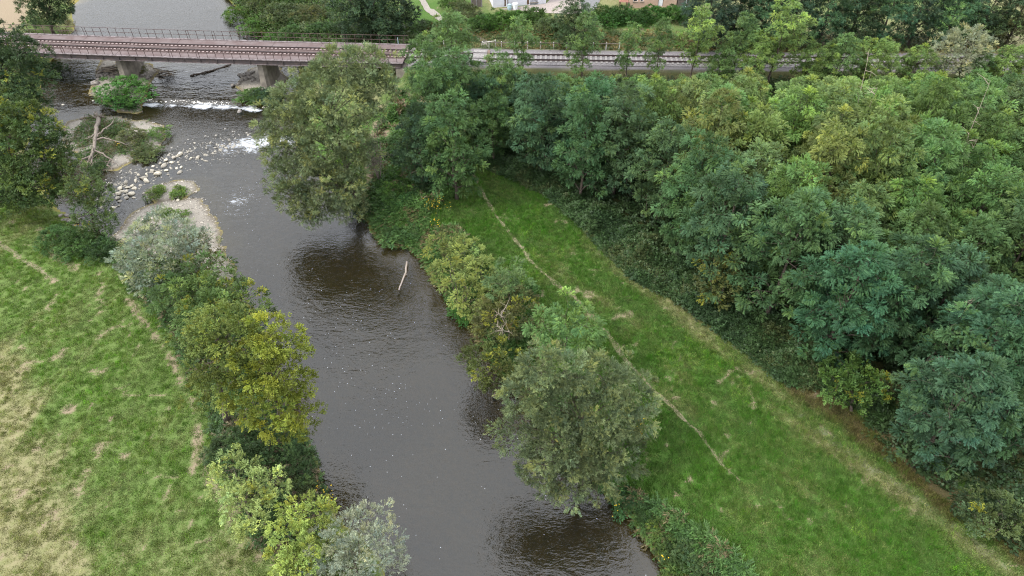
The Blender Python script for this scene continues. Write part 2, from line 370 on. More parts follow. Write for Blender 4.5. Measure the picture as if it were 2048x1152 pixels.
            ('bar_bush', 'dark green bush left of the fallen dead tree', -45.6, 63.02, 0.3, 1.06, (0.036, 0.075, 0.026), None),
            ('bar_bush', 'dark green bush under the dead tree branches', -43.47, 61.02, 0.3, 0.88, (0.04, 0.075, 0.028), None), ('bar_bush', 'green shrub behind the dead tree trunk', -44.49, 67.51, 0.3, 1.1, (0.055, 0.085, 0.03), None),
            ('bar_tuft', 'round grass clump on the small gravel spit, left', -36.08, 55.91, 0.15, 0.69, (0.1, 0.15, 0.04), 'grass clumps on the gravel'),
            ('bar_tuft', 'round grass clump on the small gravel spit, middle', -35.62, 56.91, 0.15, 0.59, (0.1, 0.16, 0.035), 'grass clumps on the gravel'),
            ('bar_tuft', 'round grass clump on the small gravel spit, right', -33.55, 56.56, 0.15, 0.74, (0.095, 0.155, 0.035), 'grass clumps on the gravel'),
            ('bar_tuft', 'green weed clump on the large gravel bar, right', -31.82, 52.5, 0.2, 0.66, (0.085, 0.15, 0.03), 'grass clumps on the gravel'),
            ('bar_tuft', 'green weed clump on the large gravel bar, left', -33.37, 52.88, 0.2, 0.57, (0.08, 0.14, 0.03), 'grass clumps on the gravel'),
            ('bramble_bush', 'dark bramble bush between field and flat rocks, left one', -39.89, 46.62, 1.3, 1.76, (0.042, 0.085, 0.024), None),
            ('bramble_bush', 'dark bramble bush between field and flat rocks, middle one', -37.41, 45.54, 1.3, 1.73, (0.045, 0.088, 0.024), None),
            ('bramble_bush', 'dark bramble bush touching the silver willow', -35.17, 44.93, 1.3, 1.37, (0.036, 0.07, 0.024), None),
            ('bank_bush', 'dark undergrowth mound below the yellow-green tree', -17.17, 25.33, 1.4, 1.63, (0.036, 0.064, 0.022), None),
            ('bank_bush', 'dark undergrowth mound at the water edge, left bank', -14.57, 24.29, 1.0, 1.55, (0.034, 0.062, 0.024), None),
            ('bank_bush', 'dull green mound between pale shrubs and water', -13.73, 22.49, 0.9, 1.12, (0.048, 0.07, 0.026), None),
            ('bank_bush', 'olive undergrowth left of the yellow-green trees', -18.88, 24.98, 1.6, 1.09, (0.04, 0.066, 0.024), None),
            ('bank_bush', 'green herbs at the bend under the great willow, left', -11.28, 53.7, 0.9, 1.34, (0.07, 0.14, 0.032), None),
            ('bank_bush', 'green herbs at the bend under the great willow, right', -9.62, 52.63, 1.0, 1.03, (0.05, 0.115, 0.034), None),
            ('bank_bush', 'green mound at the water bend above the floating log', -11.01, 49.22, 0.4, 1.28, (0.065, 0.125, 0.042), None),
            ('bank_bush', 'green mound beside the pale soil patch at the bend', -8.66, 49.45, 0.8, 0.91, (0.06, 0.115, 0.04), None),
            ('bank_bush', 'green bush at the water edge under the pale thicket', -4.03, 39.53, 0.8, 1.13, (0.04, 0.1, 0.022), None),
            ('bank_bush', 'dark bush between locusts and the yellow flowers', -7.78, 53.93, 1.5, 1.33, (0.036, 0.07, 0.028), None),
            ('bank_bush', 'dark bush at the waterline under the great willow', -14.48, 53.11, 0.7, 1.43, (0.034, 0.06, 0.024), None),
            ('bank_bush', 'dark bush right of the bare twiggy shrub', -11.63, 61.33, 1.4, 1.76, (0.035, 0.068, 0.022), None),
            ('bank_bush', 'bright green bush under the small feathery tree', 1.05, 39.84, 1.6, 0.96, (0.055, 0.11, 0.03), None),
            ('bramble_bush', 'bramble bush on the lower right bank, number one counted from the willow', 7.29, 22.45, 1.0, 1.06, (0.034, 0.078, 0.026), 'brambles along the lower right bank'),
            ('bramble_bush', 'bramble bush on the lower right bank, number two counted from the willow', 8.54, 21.26, 1.0, 1.04, (0.04, 0.078, 0.024), 'brambles along the lower right bank'),
            ('bramble_bush', 'bramble bush on the lower right bank, number three counted from the willow', 9.29, 20.13, 1.0, 0.96, (0.055, 0.09, 0.024), 'brambles along the lower right bank'),
            ('bramble_bush', 'bramble bush on the lower right bank, number four counted from the willow', 9.85, 19.01, 1.0, 1.0, (0.042, 0.07, 0.024), 'brambles along the lower right bank'),
            ('bramble_bush', 'bramble bush on the lower right bank, number five counted from the willow', 10.96, 18.57, 1.0, 0.93, (0.04, 0.068, 0.026), 'brambles along the lower right bank'),
            ('bramble_bush', 'bramble bush on the lower right bank, number six counted from the willow', 11.43, 17.35, 1.0, 1.03, (0.042, 0.07, 0.026), 'brambles along the lower right bank'),
            ('bramble_bush', 'bramble bush on the lower right bank, number seven counted from the willow', 9.89, 17.54, 1.0, 0.86, (0.05, 0.085, 0.022), 'brambles along the lower right bank'),
            ('hedge_bush', 'dense dark green hedge bush in front of the white house, left', -3.87, 88.74, 3.0, 1.96, (0.03, 0.066, 0.014), 'hedge plants beyond the railway'),
            ('hedge_bush', 'dense bright green hedge bush in front of the white house, middle', -1.71, 89.22, 3.0, 2.11, (0.034, 0.08, 0.012), 'hedge plants beyond the railway'),
            ('hedge_bush', 'dense green hedge bush in front of the white house, right', 0.73, 90.49, 3.0, 1.86, (0.036, 0.078, 0.014), 'hedge plants beyond the railway'),
            ('hedge_bush', 'green hedge bush below the gravel drive, left', 3.08, 91.3, 3.0, 1.73, (0.045, 0.085, 0.02), 'hedge plants beyond the railway'),
            ('hedge_bush', 'pale olive bush behind the level crossing fence', -6.35, 92.48, 3.0, 2.16, (0.06, 0.075, 0.03), 'hedge plants beyond the railway'),
            ('hedge_bush', 'dark green bush beside the footpath at the top edge', -8.27, 95.91, 3.0, 1.94, (0.042, 0.085, 0.016), 'hedge plants beyond the railway'),
            ('hedge_bush', 'light green bush below the gravel drive, right', 4.83, 87.94, 3.0, 1.82, (0.055, 0.08, 0.03), 'hedge plants beyond the railway'),
            ('hedge_bush', 'dark green bush left of the tall roadside tree', 6.25, 87.61, 3.0, 1.55, (0.04, 0.07, 0.026), 'hedge plants beyond the railway'),
            ('hedge_bush', 'green bush at the corner of the asphalt drive', 12.25, 92.45, 3.0, 1.61, (0.04, 0.08, 0.016), 'hedge plants beyond the railway'),
            ('conifer_hedge_bush', 'dark conifer hedge plant below the pink house, first from the left', 12.67, 89.99, 3.0, 1.72, (0.028, 0.075, 0.014), 'conifer hedge below the pink house'),
            ('conifer_hedge_bush', 'dark conifer hedge plant below the pink house, second from the left', 14.86, 91.63, 3.0, 1.74, (0.026, 0.068, 0.014), 'conifer hedge below the pink house'),
            ('conifer_hedge_bush', 'dark conifer hedge plant below the pink house, third from the left', 16.94, 90.64, 3.0, 1.73, (0.028, 0.07, 0.016), 'conifer hedge below the pink house'),
            ('conifer_hedge_bush', 'dark conifer hedge plant below the pink house, fourth from the left', 19.21, 91.65, 3.0, 2.01, (0.028, 0.08, 0.014), 'conifer hedge below the pink house'),
            ('conifer_hedge_bush', 'dark conifer hedge plant below the pink house, fifth from the left', 21.56, 91.65, 3.0, 2.01, (0.03, 0.075, 0.014), 'conifer hedge below the pink house'),
            ('conifer_hedge_bush', 'dark conifer hedge plant below the pink house, sixth from the left', 23.69, 91.14, 3.0, 1.87, (0.026, 0.066, 0.016), 'conifer hedge below the pink house')],
 'locusts': [('locust_tree', 'tallest locust right of the great willow, against the railway', -6.59, 73.27, 2, 9.5, 1, (0.085, 0.145, 0.048), 'locusts between the great willow and the wood'),
             ('locust_tree', 'locust crown overlapping the bridge end, right of the great willow', -9.27, 69.02, 2, 9, 0.9, (0.085, 0.145, 0.048), 'locusts between the great willow and the wood'),
             ('locust_tree', 'locust in the middle of the clump right of the great willow', -5.46, 61.57, 2, 11, 1, (0.058, 0.11, 0.038), 'locusts between the great willow and the wood'),
             ('locust_tree', 'locust behind the lowest crown of the clump by the willow', -7.39, 59.09, 2, 11, 1, (0.058, 0.11, 0.038), 'locusts between the great willow and the wood'),
             ('locust_tree', 'lowest locust crown of the clump, above the yellow flowers', -8.62, 55.44, 1.8, 8.5, 0.9, (0.055, 0.1, 0.05), 'locusts between the great willow and the wood'),
             ('locust_tree', 'locust at the meadow tip, right side of the clump', -5.26, 53.04, 2, 11, 0.95, (0.058, 0.11, 0.038), 'locusts between the great willow and the wood'),
             ('locust_tree', 'narrow locust standing apart left of the wood', -1.21, 64.23, 2, 9.5, 0.85, (0.085, 0.145, 0.048), 'locusts between the great willow and the wood'),
             ('locust_tree', 'lower narrow locust in the shade left of the wood', -1.89, 59.29, 2, 8, 0.75, (0.058, 0.11, 0.038), 'locusts between the great willow and the wood'),
             ('locust_tree', 'young tree before the track, just right of the level crossing', 1.18, 74.17, 2.5, 7.9, 0.95, (0.085, 0.145, 0.048), 'young trees in front of the railway'),
             ('locust_tree', 'young bushy tree before the track, second right of the level crossing', 8.05, 73.29, 2.5, 9.0, 1.05, (0.085, 0.145, 0.048), 'young trees in front of the railway'),
             ('locust_tree', 'thin young tree before the track, third right of the level crossing', 13.11, 73.84, 2.5, 7.2, 0.84, (0.085, 0.145, 0.048), 'young trees in front of the railway'),
             ('locust_tree', 'thin young tree before the track, fourth right of the level crossing', 16.57, 73.5, 2.5, 8.0, 0.89, (0.085, 0.145, 0.048), 'young trees in front of the railway'),
             ('locust_tree', 'yellow-tipped young tree before the track, fifth from the crossing', 20.48, 73.5, 2.5, 9.3, 1.0, (0.122, 0.188, 0.052), 'young trees in front of the railway'),
             ('locust_tree', 'young tree before the track, sixth from the crossing', 25.2, 73.52, 2.5, 8.4, 1.05, (0.085, 0.145, 0.048), 'young trees in front of the railway'),
             ('locust_tree', 'bright yellow-green tree before the track, standing highest', 29.42, 73.18, 2.5, 10.4, 1.16, (0.122, 0.188, 0.052), 'young trees in front of the railway'),
             ('locust_tree', 'yellow-green young tree right of the highest one before the track', 32.6, 72.66, 2.5, 6.5, 0.95, (0.122, 0.188, 0.052), 'young trees in front of the railway'),
             ('locust_tree', 'bright yellow-green tree before the track left of the pale willow', 39.33, 73.17, 2.5, 5.9, 1.0, (0.122, 0.188, 0.052), 'young trees in front of the railway'),
             ('locust_tree', 'young tree before the track, next left of the pale willow', 44.36, 73.24, 2.5, 4.5, 0.95, (0.122, 0.188, 0.052), 'young trees in front of the railway'),
             ('locust_tree', 'young tree before the track under the pale willow', 48.15, 72.49, 2.5, 4.4, 0.84, (0.085, 0.145, 0.048), 'young trees in front of the railway'),
             ('locust_tree', 'young tree before the track, next to the right edge', 54.48, 73.07, 2.5, 3.9, 0.95, (0.085, 0.145, 0.048), 'young trees in front of the railway'),
             ('locust_tree', 'young tree before the track at the right edge', 57.08, 72.46, 2.5, 6.2, 0.95, (0.122, 0.188, 0.052), 'young trees in front of the railway'),
             ('locust_tree', 'bushy locust hiding the track at the back edge of the wood, first from the left', 23.46, 72.13, 2.5, 6.6, 0.8, (0.085, 0.145, 0.048), 'bushy locusts at the back edge of the wood'),
             ('locust_tree', 'bushy locust hiding the track at the back edge of the wood, second from the left', 27.02, 72.05, 2.5, 7.4, 0.95, (0.122, 0.188, 0.052), 'bushy locusts at the back edge of the wood'),
             ('locust_tree', 'bushy locust hiding the track at the back edge of the wood, third from the left', 34.6, 71.92, 2.5, 6.4, 1.0, (0.122, 0.188, 0.052), 'bushy locusts at the back edge of the wood'),
             ('locust_tree', 'bushy locust hiding the track at the back edge of the wood, fourth from the left', 36.09, 71.9, 2.5, 7.7, 0.9, (0.085, 0.145, 0.048), 'bushy locusts at the back edge of the wood'),
             ('locust_tree', 'bushy locust hiding the track at the back edge of the wood, fifth from the left', 40.58, 71.84, 2.5, 7.2, 1.0, (0.122, 0.188, 0.052), 'bushy locusts at the back edge of the wood'),
             ('locust_tree', 'bushy locust hiding the track at the back edge of the wood, sixth from the left', 44.92, 71.81, 2.5, 6.5, 0.9, (0.122, 0.188, 0.052), 'bushy locusts at the back edge of the wood'),
             ('locust_tree', 'bushy locust hiding the track at the back edge of the wood, seventh from the left', 51.68, 71.77, 2.5, 6.0, 0.9, (0.085, 0.145, 0.048), 'bushy locusts at the back edge of the wood'),
             ('locust_tree', 'bushy locust hiding the track at the back edge of the wood, eighth from the left', 54.82, 71.76, 2.5, 6.5, 1.0, (0.122, 0.188, 0.052), 'bushy locusts at the back edge of the wood'),
             ('locust_tree', 'rounded dark tree behind the railway at the end of the gravel drive', 7.64, 82.52, 3, 7, 1.1, (0.05, 0.085, 0.035), 'dark trees beyond the railway'),
             ('locust_tree', 'dark tall tree beyond the railway at the top edge, first from the left', 23.37, 81.01, 3, 9.5, 1.1, (0.036, 0.066, 0.042), 'dark trees beyond the railway'),
             ('locust_tree', 'dark tall tree beyond the railway at the top edge, second from the left', 27.24, 82.85, 3, 9.5, 1.1, (0.03, 0.058, 0.028), 'dark trees beyond the railway'),
             ('locust_tree', 'dark tall tree beyond the railway at the top edge, third from the left', 30.79, 82.23, 3, 9.5, 1.1, (0.046, 0.097, 0.046), 'dark trees beyond the railway'),
             ('locust_tree', 'dark tall tree beyond the railway at the top edge, fourth from the left', 34.65, 83.16, 3, 9.5, 1.1, (0.036, 0.066, 0.036), 'dark trees beyond the railway'),
             ('locust_tree', 'dark tall tree beyond the railway at the top edge, fifth from the left', 37.84, 81.92, 3, 9.5, 1.1, (0.046, 0.097, 0.046), 'dark trees beyond the railway'),
             ('locust_tree', 'dark tall tree beyond the railway at the top edge, sixth from the left', 41.99, 83.16, 3, 9.5, 1.1, (0.04, 0.07, 0.034), 'dark trees beyond the railway'),
             ('locust_tree', 'dark tall tree beyond the railway at the top edge, seventh from the left', 45.41, 82.23, 3, 9.5, 1.1, (0.046, 0.097, 0.046), 'dark trees beyond the railway'),
             ('locust_tree', 'dark tall tree beyond the railway at the top edge, eighth from the left', 49.83, 83.48, 3, 9.5, 1.1, (0.034, 0.062, 0.036), 'dark trees beyond the railway'),
             ('locust_tree', 'dark tall tree beyond the railway at the top edge, ninth from the left', 53.16, 82.23, 3, 9.5, 1.1, (0.046, 0.097, 0.046), 'dark trees beyond the railway'),
             ('locust_tree', 'dark tall tree beyond the railway at the top edge, tenth from the left', 57.82, 83.16, 3, 9.5, 1.1, (0.036, 0.062, 0.03), 'dark trees beyond the railway'),
             ('locust_tree', 'dark tall tree beyond the railway at the top edge, eleventh from the left', 61.22, 82.23, 3, 9.5, 1.1, (0.055, 0.06, 0.024), 'dark trees beyond the railway'),
             ('locust_tree', 'mid green locust in the wood, first row from the railway, first crown from the left', -1.38, 66.08, 2.0, 6.3, 1.06, (0.0436, 0.0908, 0.0476), 'locust trees of the wood'),
             ('locust_tree', 'light green locust in the wood, first row from the railway, second crown from the left', 4.51, 65.49, 2.0, 6.5, 1.03, (0.0625, 0.122, 0.0394), 'locust trees of the wood'),
             ('locust_tree', 'light green locust in the wood, first row from the railway, third crown from the left', 8.17, 66.13, 2.0, 6.3, 0.92, (0.0694, 0.1129, 0.0398), 'locust trees of the wood'),
             ('locust_tree', 'light green locust in the wood, first row from the railway, fourth crown from the left', 13.05, 66.74, 2.0, 5.8, 1.08, (0.0719, 0.1372, 0.0417), 'locust trees of the wood'),
             ('locust_tree', 'light green locust in the wood, first row from the railway, fifth crown from the left', 17.65, 65.5, 2.0, 6.3, 0.93, (0.1016, 0.164, 0.0485), 'locust trees of the wood'),
             ('locust_tree', 'light green locust in the wood, first row from the railway, sixth crown from the left', 20.58, 66.49, 2.0, 5.8, 0.93, (0.0958, 0.1522, 0.0435), 'locust trees of the wood'),
             ('locust_tree', 'light green locust in the wood, first row from the railway, seventh crown from the left', 25.06, 65.25, 2.0, 6.2, 1.01, (0.1081, 0.1961, 0.049), 'locust trees of the wood'),
             ('locust_tree', 'light green locust in the wood, first row from the railway, eighth crown from the left', 30.06, 66.14, 2.0, 5.8, 1.04, (0.1066, 0.1999, 0.0536), 'locust trees of the wood'),
             ('locust_tree', 'light green locust in the wood, first row from the railway, ninth crown from the left', 35.0, 65.19, 2.0, 6.4, 1.07, (0.1173, 0.1873, 0.0447), 'locust trees of the wood'),
             ('locust_tree', 'light green locust in the wood, first row from the railway, tenth crown from the left', 38.75, 65.28, 2.0, 6.4, 1.06, (0.0992, 0.1487, 0.0448), 'locust trees of the wood'),
             ('locust_tree', 'light green locust in the wood, first row from the railway, eleventh crown from the left', 43.9, 66.1, 2.0, 6.3, 1.01, (0.0911, 0.1542, 0.0444), 'locust trees of the wood'),
             ('locust_tree', 'light green locust in the wood, first row from the railway, twelfth crown from the left', 48.32, 66.13, 2.0, 6.5, 1.06, (0.074, 0.1364, 0.0423), 'locust trees of the wood'),
             ('locust_tree', 'light green locust in the wood, first row from the railway, thirteenth crown from the left', 52.51, 66.82, 2.0, 6.0, 1.04, (0.0642, 0.1173, 0.0416), 'locust trees of the wood'),
             ('locust_tree', 'light green locust in the wood, first row from the railway, fourteenth crown from the left', 56.14, 66.56, 2.0, 5.6, 0.92, (0.0629, 0.1168, 0.0414), 'locust trees of the wood'),
             ('locust_tree', 'mid green locust in the wood, first row from the railway, fifteenth crown from the left', 60.13, 65.4, 2.0, 6.7, 0.98, (0.0551, 0.1017, 0.0357), 'locust trees of the wood'),
             ('locust_tree', 'mid green locust in the wood, second row from the railway, first crown from the left', -3.06, 62.59, 2.0, 8.0, 1.02, (0.0467, 0.0993, 0.0474), 'locust trees of the wood'),
             ('locust_tree', 'mid green locust in the wood, second row from the railway, second crown from the left', 1.54, 62.6, 2.0, 8.0, 1.0, (0.0494, 0.0942, 0.0486), 'locust trees of the wood'),
             ('locust_tree', 'light green locust in the wood, second row from the railway, third crown from the left', 5.58, 62.11, 2.0, 7.8, 0.89, (0.0708, 0.1163, 0.0372), 'locust trees of the wood'),
             ('locust_tree', 'light green locust in the wood, second row from the railway, fourth crown from the left', 9.8, 60.94, 2.0, 8.2, 1.02, (0.073, 0.1177, 0.0427), 'locust trees of the wood'),
             ('locust_tree', 'light green locust in the wood, second row from the railway, fifth crown from the left', 14.6, 62.65, 2.0, 7.6, 1.07, (0.0999, 0.1642, 0.0462), 'locust trees of the wood'),
             ('locust_tree', 'light green locust in the wood, second row from the railway, sixth crown from the left', 19.14, 61.41, 2.0, 8.6, 1.01, (0.083, 0.1425, 0.0438), 'locust trees of the wood'),
             ('locust_tree', 'light green locust in the wood, second row from the railway, seventh crown from the left', 22.93, 61.33, 2.0, 8.8, 0.99, (0.1182, 0.1495, 0.0453), 'locust trees of the wood'),
             ('locust_tree', 'light green locust in the wood, second row from the railway, eighth crown from the left', 28.29, 61.68, 2.0, 7.8, 1.02, (0.1255, 0.2014, 0.0484), 'locust trees of the wood'),
             ('locust_tree', 'light green locust in the wood, second row from the railway, ninth crown from the left', 31.52, 62.3, 2.0, 7.6, 1.06, (0.1216, 0.1666, 0.049), 'locust trees of the wood'),
             ('locust_tree', 'light green locust in the wood, second row from the railway, tenth crown from the left', 36.9, 62.68, 2.0, 7.7, 0.92, (0.1019, 0.1632, 0.0483), 'locust trees of the wood'),
             ('locust_tree', 'light green locust in the wood, second row from the railway, eleventh crown from the left', 40.39, 61.03, 2.0, 8.6, 1.0, (0.082, 0.1608, 0.0437), 'locust trees of the wood'),
             ('locust_tree', 'light green locust in the wood, second row from the railway, twelfth crown from the left', 46.47, 61.0, 2.0, 8.2, 0.94, (0.0712, 0.1399, 0.0413), 'locust trees of the wood'),
             ('locust_tree', 'mid green locust in the wood, second row from the railway, thirteenth crown from the left', 49.79, 61.01, 2.0, 8.5, 0.93, (0.0755, 0.1096, 0.0418), 'locust trees of the wood'),
             ('locust_tree', 'light green locust in the wood, second row from the railway, fourteenth crown from the left', 54.01, 60.99, 2.0, 9.0, 0.9, (0.0569, 0.1103, 0.0353), 'locust trees of the wood'),
             ('locust_tree', 'mid green locust in the wood, second row from the railway, fifteenth crown from the left', 58.16, 61.82, 2.0, 8.2, 1.01, (0.0542, 0.1061, 0.0408), 'locust trees of the wood'),
             ('locust_tree', 'mid green locust in the wood, third row from the railway, first crown from the left', 2.91, 56.97, 2.0, 10.6, 1.06, (0.0484, 0.0963, 0.0467), 'locust trees of the wood'),
             ('locust_tree', 'mid green locust in the wood, third row from the railway, second crown from the left', 7.65, 56.91, 2.0, 10.7, 1.05, (0.0487, 0.1095, 0.0457), 'locust trees of the wood'),
             ('locust_tree', 'light green locust in the wood, third row from the railway, third crown from the left', 13.24, 56.95, 2.0, 10.4, 0.88, (0.1041, 0.1658, 0.0469), 'locust trees of the wood'),
             ('locust_tree', 'light green locust in the wood, third row from the railway, fourth crown from the left', 16.47, 57.3, 2.0, 10.2, 0.91, (0.1146, 0.1488, 0.0491), 'locust trees of the wood'),
             ('locust_tree', 'light green locust in the wood, third row from the railway, fifth crown from the left', 21.17, 56.95, 2.0, 10.6, 0.87, (0.1038, 0.1563, 0.0508), 'locust trees of the wood'),
             ('locust_tree', 'light green locust in the wood, third row from the railway, sixth crown from the left', 26.41, 57.48, 2.0, 10.3, 1.07, (0.114, 0.1735, 0.0547), 'locust trees of the wood'),
             ('locust_tree', 'light green locust in the wood, third row from the railway, seventh crown from the left', 30.39, 57.73, 2.0, 10.0, 0.89, (0.1302, 0.1748, 0.0449), 'locust trees of the wood'),
             ('locust_tree', 'light green locust in the wood, third row from the railway, eighth crown from the left', 33.79, 56.76, 2.0, 10.2, 0.97, (0.1037, 0.168, 0.0483), 'locust trees of the wood'),
             ('locust_tree', 'light green locust in the wood, third row from the railway, ninth crown from the left', 39.78, 57.57, 2.0, 9.7, 0.93, (0.0971, 0.1609, 0.0423), 'locust trees of the wood'),
             ('locust_tree', 'light green locust in the wood, third row from the railway, tenth crown from the left', 43.34, 58.3, 2.0, 9.8, 0.98, (0.078, 0.1423, 0.0433), 'locust trees of the wood'),
             ('locust_tree', 'mid green locust in the wood, third row from the railway, eleventh crown from the left', 47.73, 56.88, 2.0, 10.2, 0.95, (0.0712, 0.109, 0.0418), 'locust trees of the wood'),
             ('locust_tree', 'light green locust in the wood, third row from the railway, twelfth crown from the left', 51.95, 57.39, 2.0, 10.0, 0.94, (0.0539, 0.11, 0.0352), 'locust trees of the wood'),
             ('locust_tree', 'light green locust in the wood, third row from the railway, thirteenth crown from the left', 56.11, 57.2, 2.0, 10.2, 0.94, (0.0575, 0.1127, 0.0406), 'locust trees of the wood'),
             ('locust_tree', 'light green locust in the wood, fourth row from the railway, first crown from the left', 6.42, 52.74, 2.0, 11.2, 0.89, (0.0551, 0.1124, 0.0451), 'locust trees of the wood'),
             ('locust_tree', 'mid green locust in the wood, fourth row from the railway, second crown from the left', 9.7, 53.6, 2.0, 11.5, 1.06, (0.0612, 0.1056, 0.0459), 'locust trees of the wood'),
             ('locust_tree', 'light green locust in the wood, fourth row from the railway, third crown from the left', 18.34, 52.6, 2.0, 11.9, 0.98, (0.0967, 0.172, 0.052), 'locust trees of the wood'),
             ('locust_tree', 'light green locust in the wood, fourth row from the railway, fourth crown from the left', 24.36, 52.74, 2.0, 11.6, 1.07, (0.1063, 0.1833, 0.0458), 'locust trees of the wood'),
             ('locust_tree', 'light green locust in the wood, fourth row from the railway, fifth crown from the left', 28.2, 53.38, 2.0, 12.0, 0.99, (0.1164, 0.17, 0.0547), 'locust trees of the wood'),
             ('locust_tree', 'light green locust in the wood, fourth row from the railway, sixth crown from the left', 31.51, 53.76, 2.0, 10.9, 1.06, (0.1053, 0.1959, 0.0475), 'locust trees of the wood'),
             ('locust_tree', 'light green locust in the wood, fourth row from the railway, seventh crown from the left', 36.81, 54.14, 2.0, 11.9, 0.86, (0.0901, 0.1452, 0.0401), 'locust trees of the wood'),
             ('locust_tree', 'light green locust in the wood, fourth row from the railway, eighth crown from the left', 40.73, 53.49, 2.0, 11.1, 1.02, (0.0831, 0.1431, 0.0424), 'locust trees of the wood'),
             ('locust_tree', 'light green locust in the wood, fourth row from the railway, ninth crown from the left', 45.63, 52.74, 2.0, 11.1, 1.01, (0.0716, 0.1133, 0.0367), 'locust trees of the wood'),
             ('locust_tree', 'light green locust in the wood, fourth row from the railway, tenth crown from the left', 50.47, 52.82, 2.0, 12.3, 0.87, (0.0594, 0.1169, 0.0393), 'locust trees of the wood'),
             ('locust_tree', 'mid green locust in the wood, fourth row from the railway, eleventh crown from the left', 53.57, 53.7, 2.0, 10.7, 0.85, (0.0604, 0.1058, 0.0368), 'locust trees of the wood'),
             ('locust_tree', 'mid green locust in the wood, fifth row from the railway, first crown from the left', 13.09, 49.36, 2.0, 10.6, 0.91, (0.0605, 0.1059, 0.0451), 'locust trees of the wood'),
             ('locust_tree', 'light green locust in the wood, fifth row from the railway, second crown from the left', 16.91, 49.95, 2.0, 12.7, 0.99, (0.1168, 0.1438, 0.0445), 'locust trees of the wood'),
             ('locust_tree', 'light green locust in the wood, fifth row from the railway, third crown from the left', 20.43, 49.7, 2.0, 11.6, 0.98, (0.1176, 0.1646, 0.0462), 'locust trees of the wood'),
             ('locust_tree', 'light green locust in the wood, fifth row from the railway, fourth crown from the left', 26.22, 49.44, 2.0, 11.7, 0.98, (0.1219, 0.164, 0.0518), 'locust trees of the wood'),
             ('locust_tree', 'light green locust in the wood, fifth row from the railway, fifth crown from the left', 29.97, 49.01, 2.0, 12.6, 0.91, (0.1175, 0.1593, 0.0475), 'locust trees of the wood'),
             ('locust_tree', 'light green locust in the wood, fifth row from the railway, sixth crown from the left', 34.19, 49.79, 2.0, 10.7, 0.88, (0.0916, 0.1693, 0.0476), 'locust trees of the wood'),
             ('locust_tree', 'light green locust in the wood, fifth row from the railway, seventh crown from the left', 39.39, 49.08, 2.0, 11.2, 0.86, (0.0825, 0.1375, 0.0415), 'locust trees of the wood'),
             ('locust_tree', 'mid green locust in the wood, fifth row from the railway, eighth crown from the left', 44.22, 48.56, 2.0, 11.7, 0.93, (0.0654, 0.1099, 0.0384), 'locust trees of the wood'),
             ('locust_tree', 'light green locust in the wood, fifth row from the railway, ninth crown from the left', 47.8, 48.9, 2.0, 10.9, 0.92, (0.0572, 0.1165, 0.0353), 'locust trees of the wood'),
             ('locust_tree', 'light green locust in the wood, sixth row from the railway, first crown from the left', 15.03, 44.35, 2.0, 12.1, 0.95, (0.0595, 0.1178, 0.0443), 'locust trees of the wood'),
             ('locust_tree', 'light green locust in the wood, sixth row from the railway, second crown from the left', 18.95, 44.88, 2.0, 11.1, 1.06, (0.0864, 0.1323, 0.0471), 'locust trees of the wood'),
             ('locust_tree', 'light green locust in the wood, sixth row from the railway, third crown from the left', 24.54, 44.78, 2.0, 12.9, 0.87, (0.1272, 0.1574, 0.0458), 'locust trees of the wood'),
             ('locust_tree', 'light green locust in the wood, sixth row from the railway, fourth crown from the left', 28.19, 44.57, 2.0, 13.0, 0.95, (0.1061, 0.1595, 0.0495), 'locust trees of the wood'),
             ('locust_tree', 'light green locust in the wood, sixth row from the railway, fifth crown from the left', 32.23, 44.67, 2.0, 13.0, 0.92, (0.0785, 0.1476, 0.0491), 'locust trees of the wood'),
             ('locust_tree', 'light green locust in the wood, sixth row from the railway, sixth crown from the left', 36.37, 44.96, 2.0, 10.8, 0.95, (0.0734, 0.1405, 0.0405), 'locust trees of the wood'),
             ('locust_tree', 'light green locust in the wood, sixth row from the railway, seventh crown from the left', 41.09, 44.63, 2.0, 12.5, 0.96, (0.0622, 0.1208, 0.0375), 'locust trees of the wood'),
             ('locust_tree', 'light green locust in the wood, sixth row from the railway, eighth crown from the left', 44.63, 45.06, 2.0, 11.2, 0.87, (0.0552, 0.1134, 0.0394), 'locust trees of the wood'),
             ('locust_tree', 'mid green locust in the wood, seventh row from the railway, first crown from the left', 16.06, 40.19, 2.0, 11.6, 1.05, (0.0558, 0.1049, 0.0475), 'locust trees of the wood'),
             ('locust_tree', 'light green locust in the wood, seventh row from the railway, second crown from the left', 20.84, 41.13, 2.0, 12.1, 0.86, (0.0869, 0.1552, 0.0427), 'locust trees of the wood'),
             ('locust_tree', 'light green locust in the wood, seventh row from the railway, third crown from the left', 25.74, 40.31, 2.0, 10.6, 0.96, (0.0841, 0.1334, 0.0454), 'locust trees of the wood'),
             ('locust_tree', 'light green locust in the wood, seventh row from the railway, fourth crown from the left', 29.83, 40.23, 2.0, 11.0, 0.95, (0.0789, 0.1473, 0.0389), 'locust trees of the wood'),
             ('locust_tree', 'light green locust in the wood, seventh row from the railway, fifth crown from the left', 34.53, 40.58, 2.0, 12.0, 0.85, (0.0707, 0.1346, 0.0413), 'locust trees of the wood'),
             ('locust_tree', 'light green locust in the wood, seventh row from the railway, sixth crown from the left', 38.48, 41.53, 2.0, 10.5, 1.01, (0.0676, 0.1148, 0.0418), 'locust trees of the wood'),
             ('locust_tree', 'light green locust in the wood, seventh row from the railway, seventh crown from the left', 42.96, 40.64, 2.0, 10.8, 0.89, (0.06, 0.112, 0.0398), 'locust trees of the wood'),
             ('locust_tree', 'mid green locust in the wood, eighth row from the railway, first crown from the left', 19.75, 36.95, 2.0, 12.2, 0.97, (0.0573, 0.1094, 0.0434), 'locust trees of the wood'),
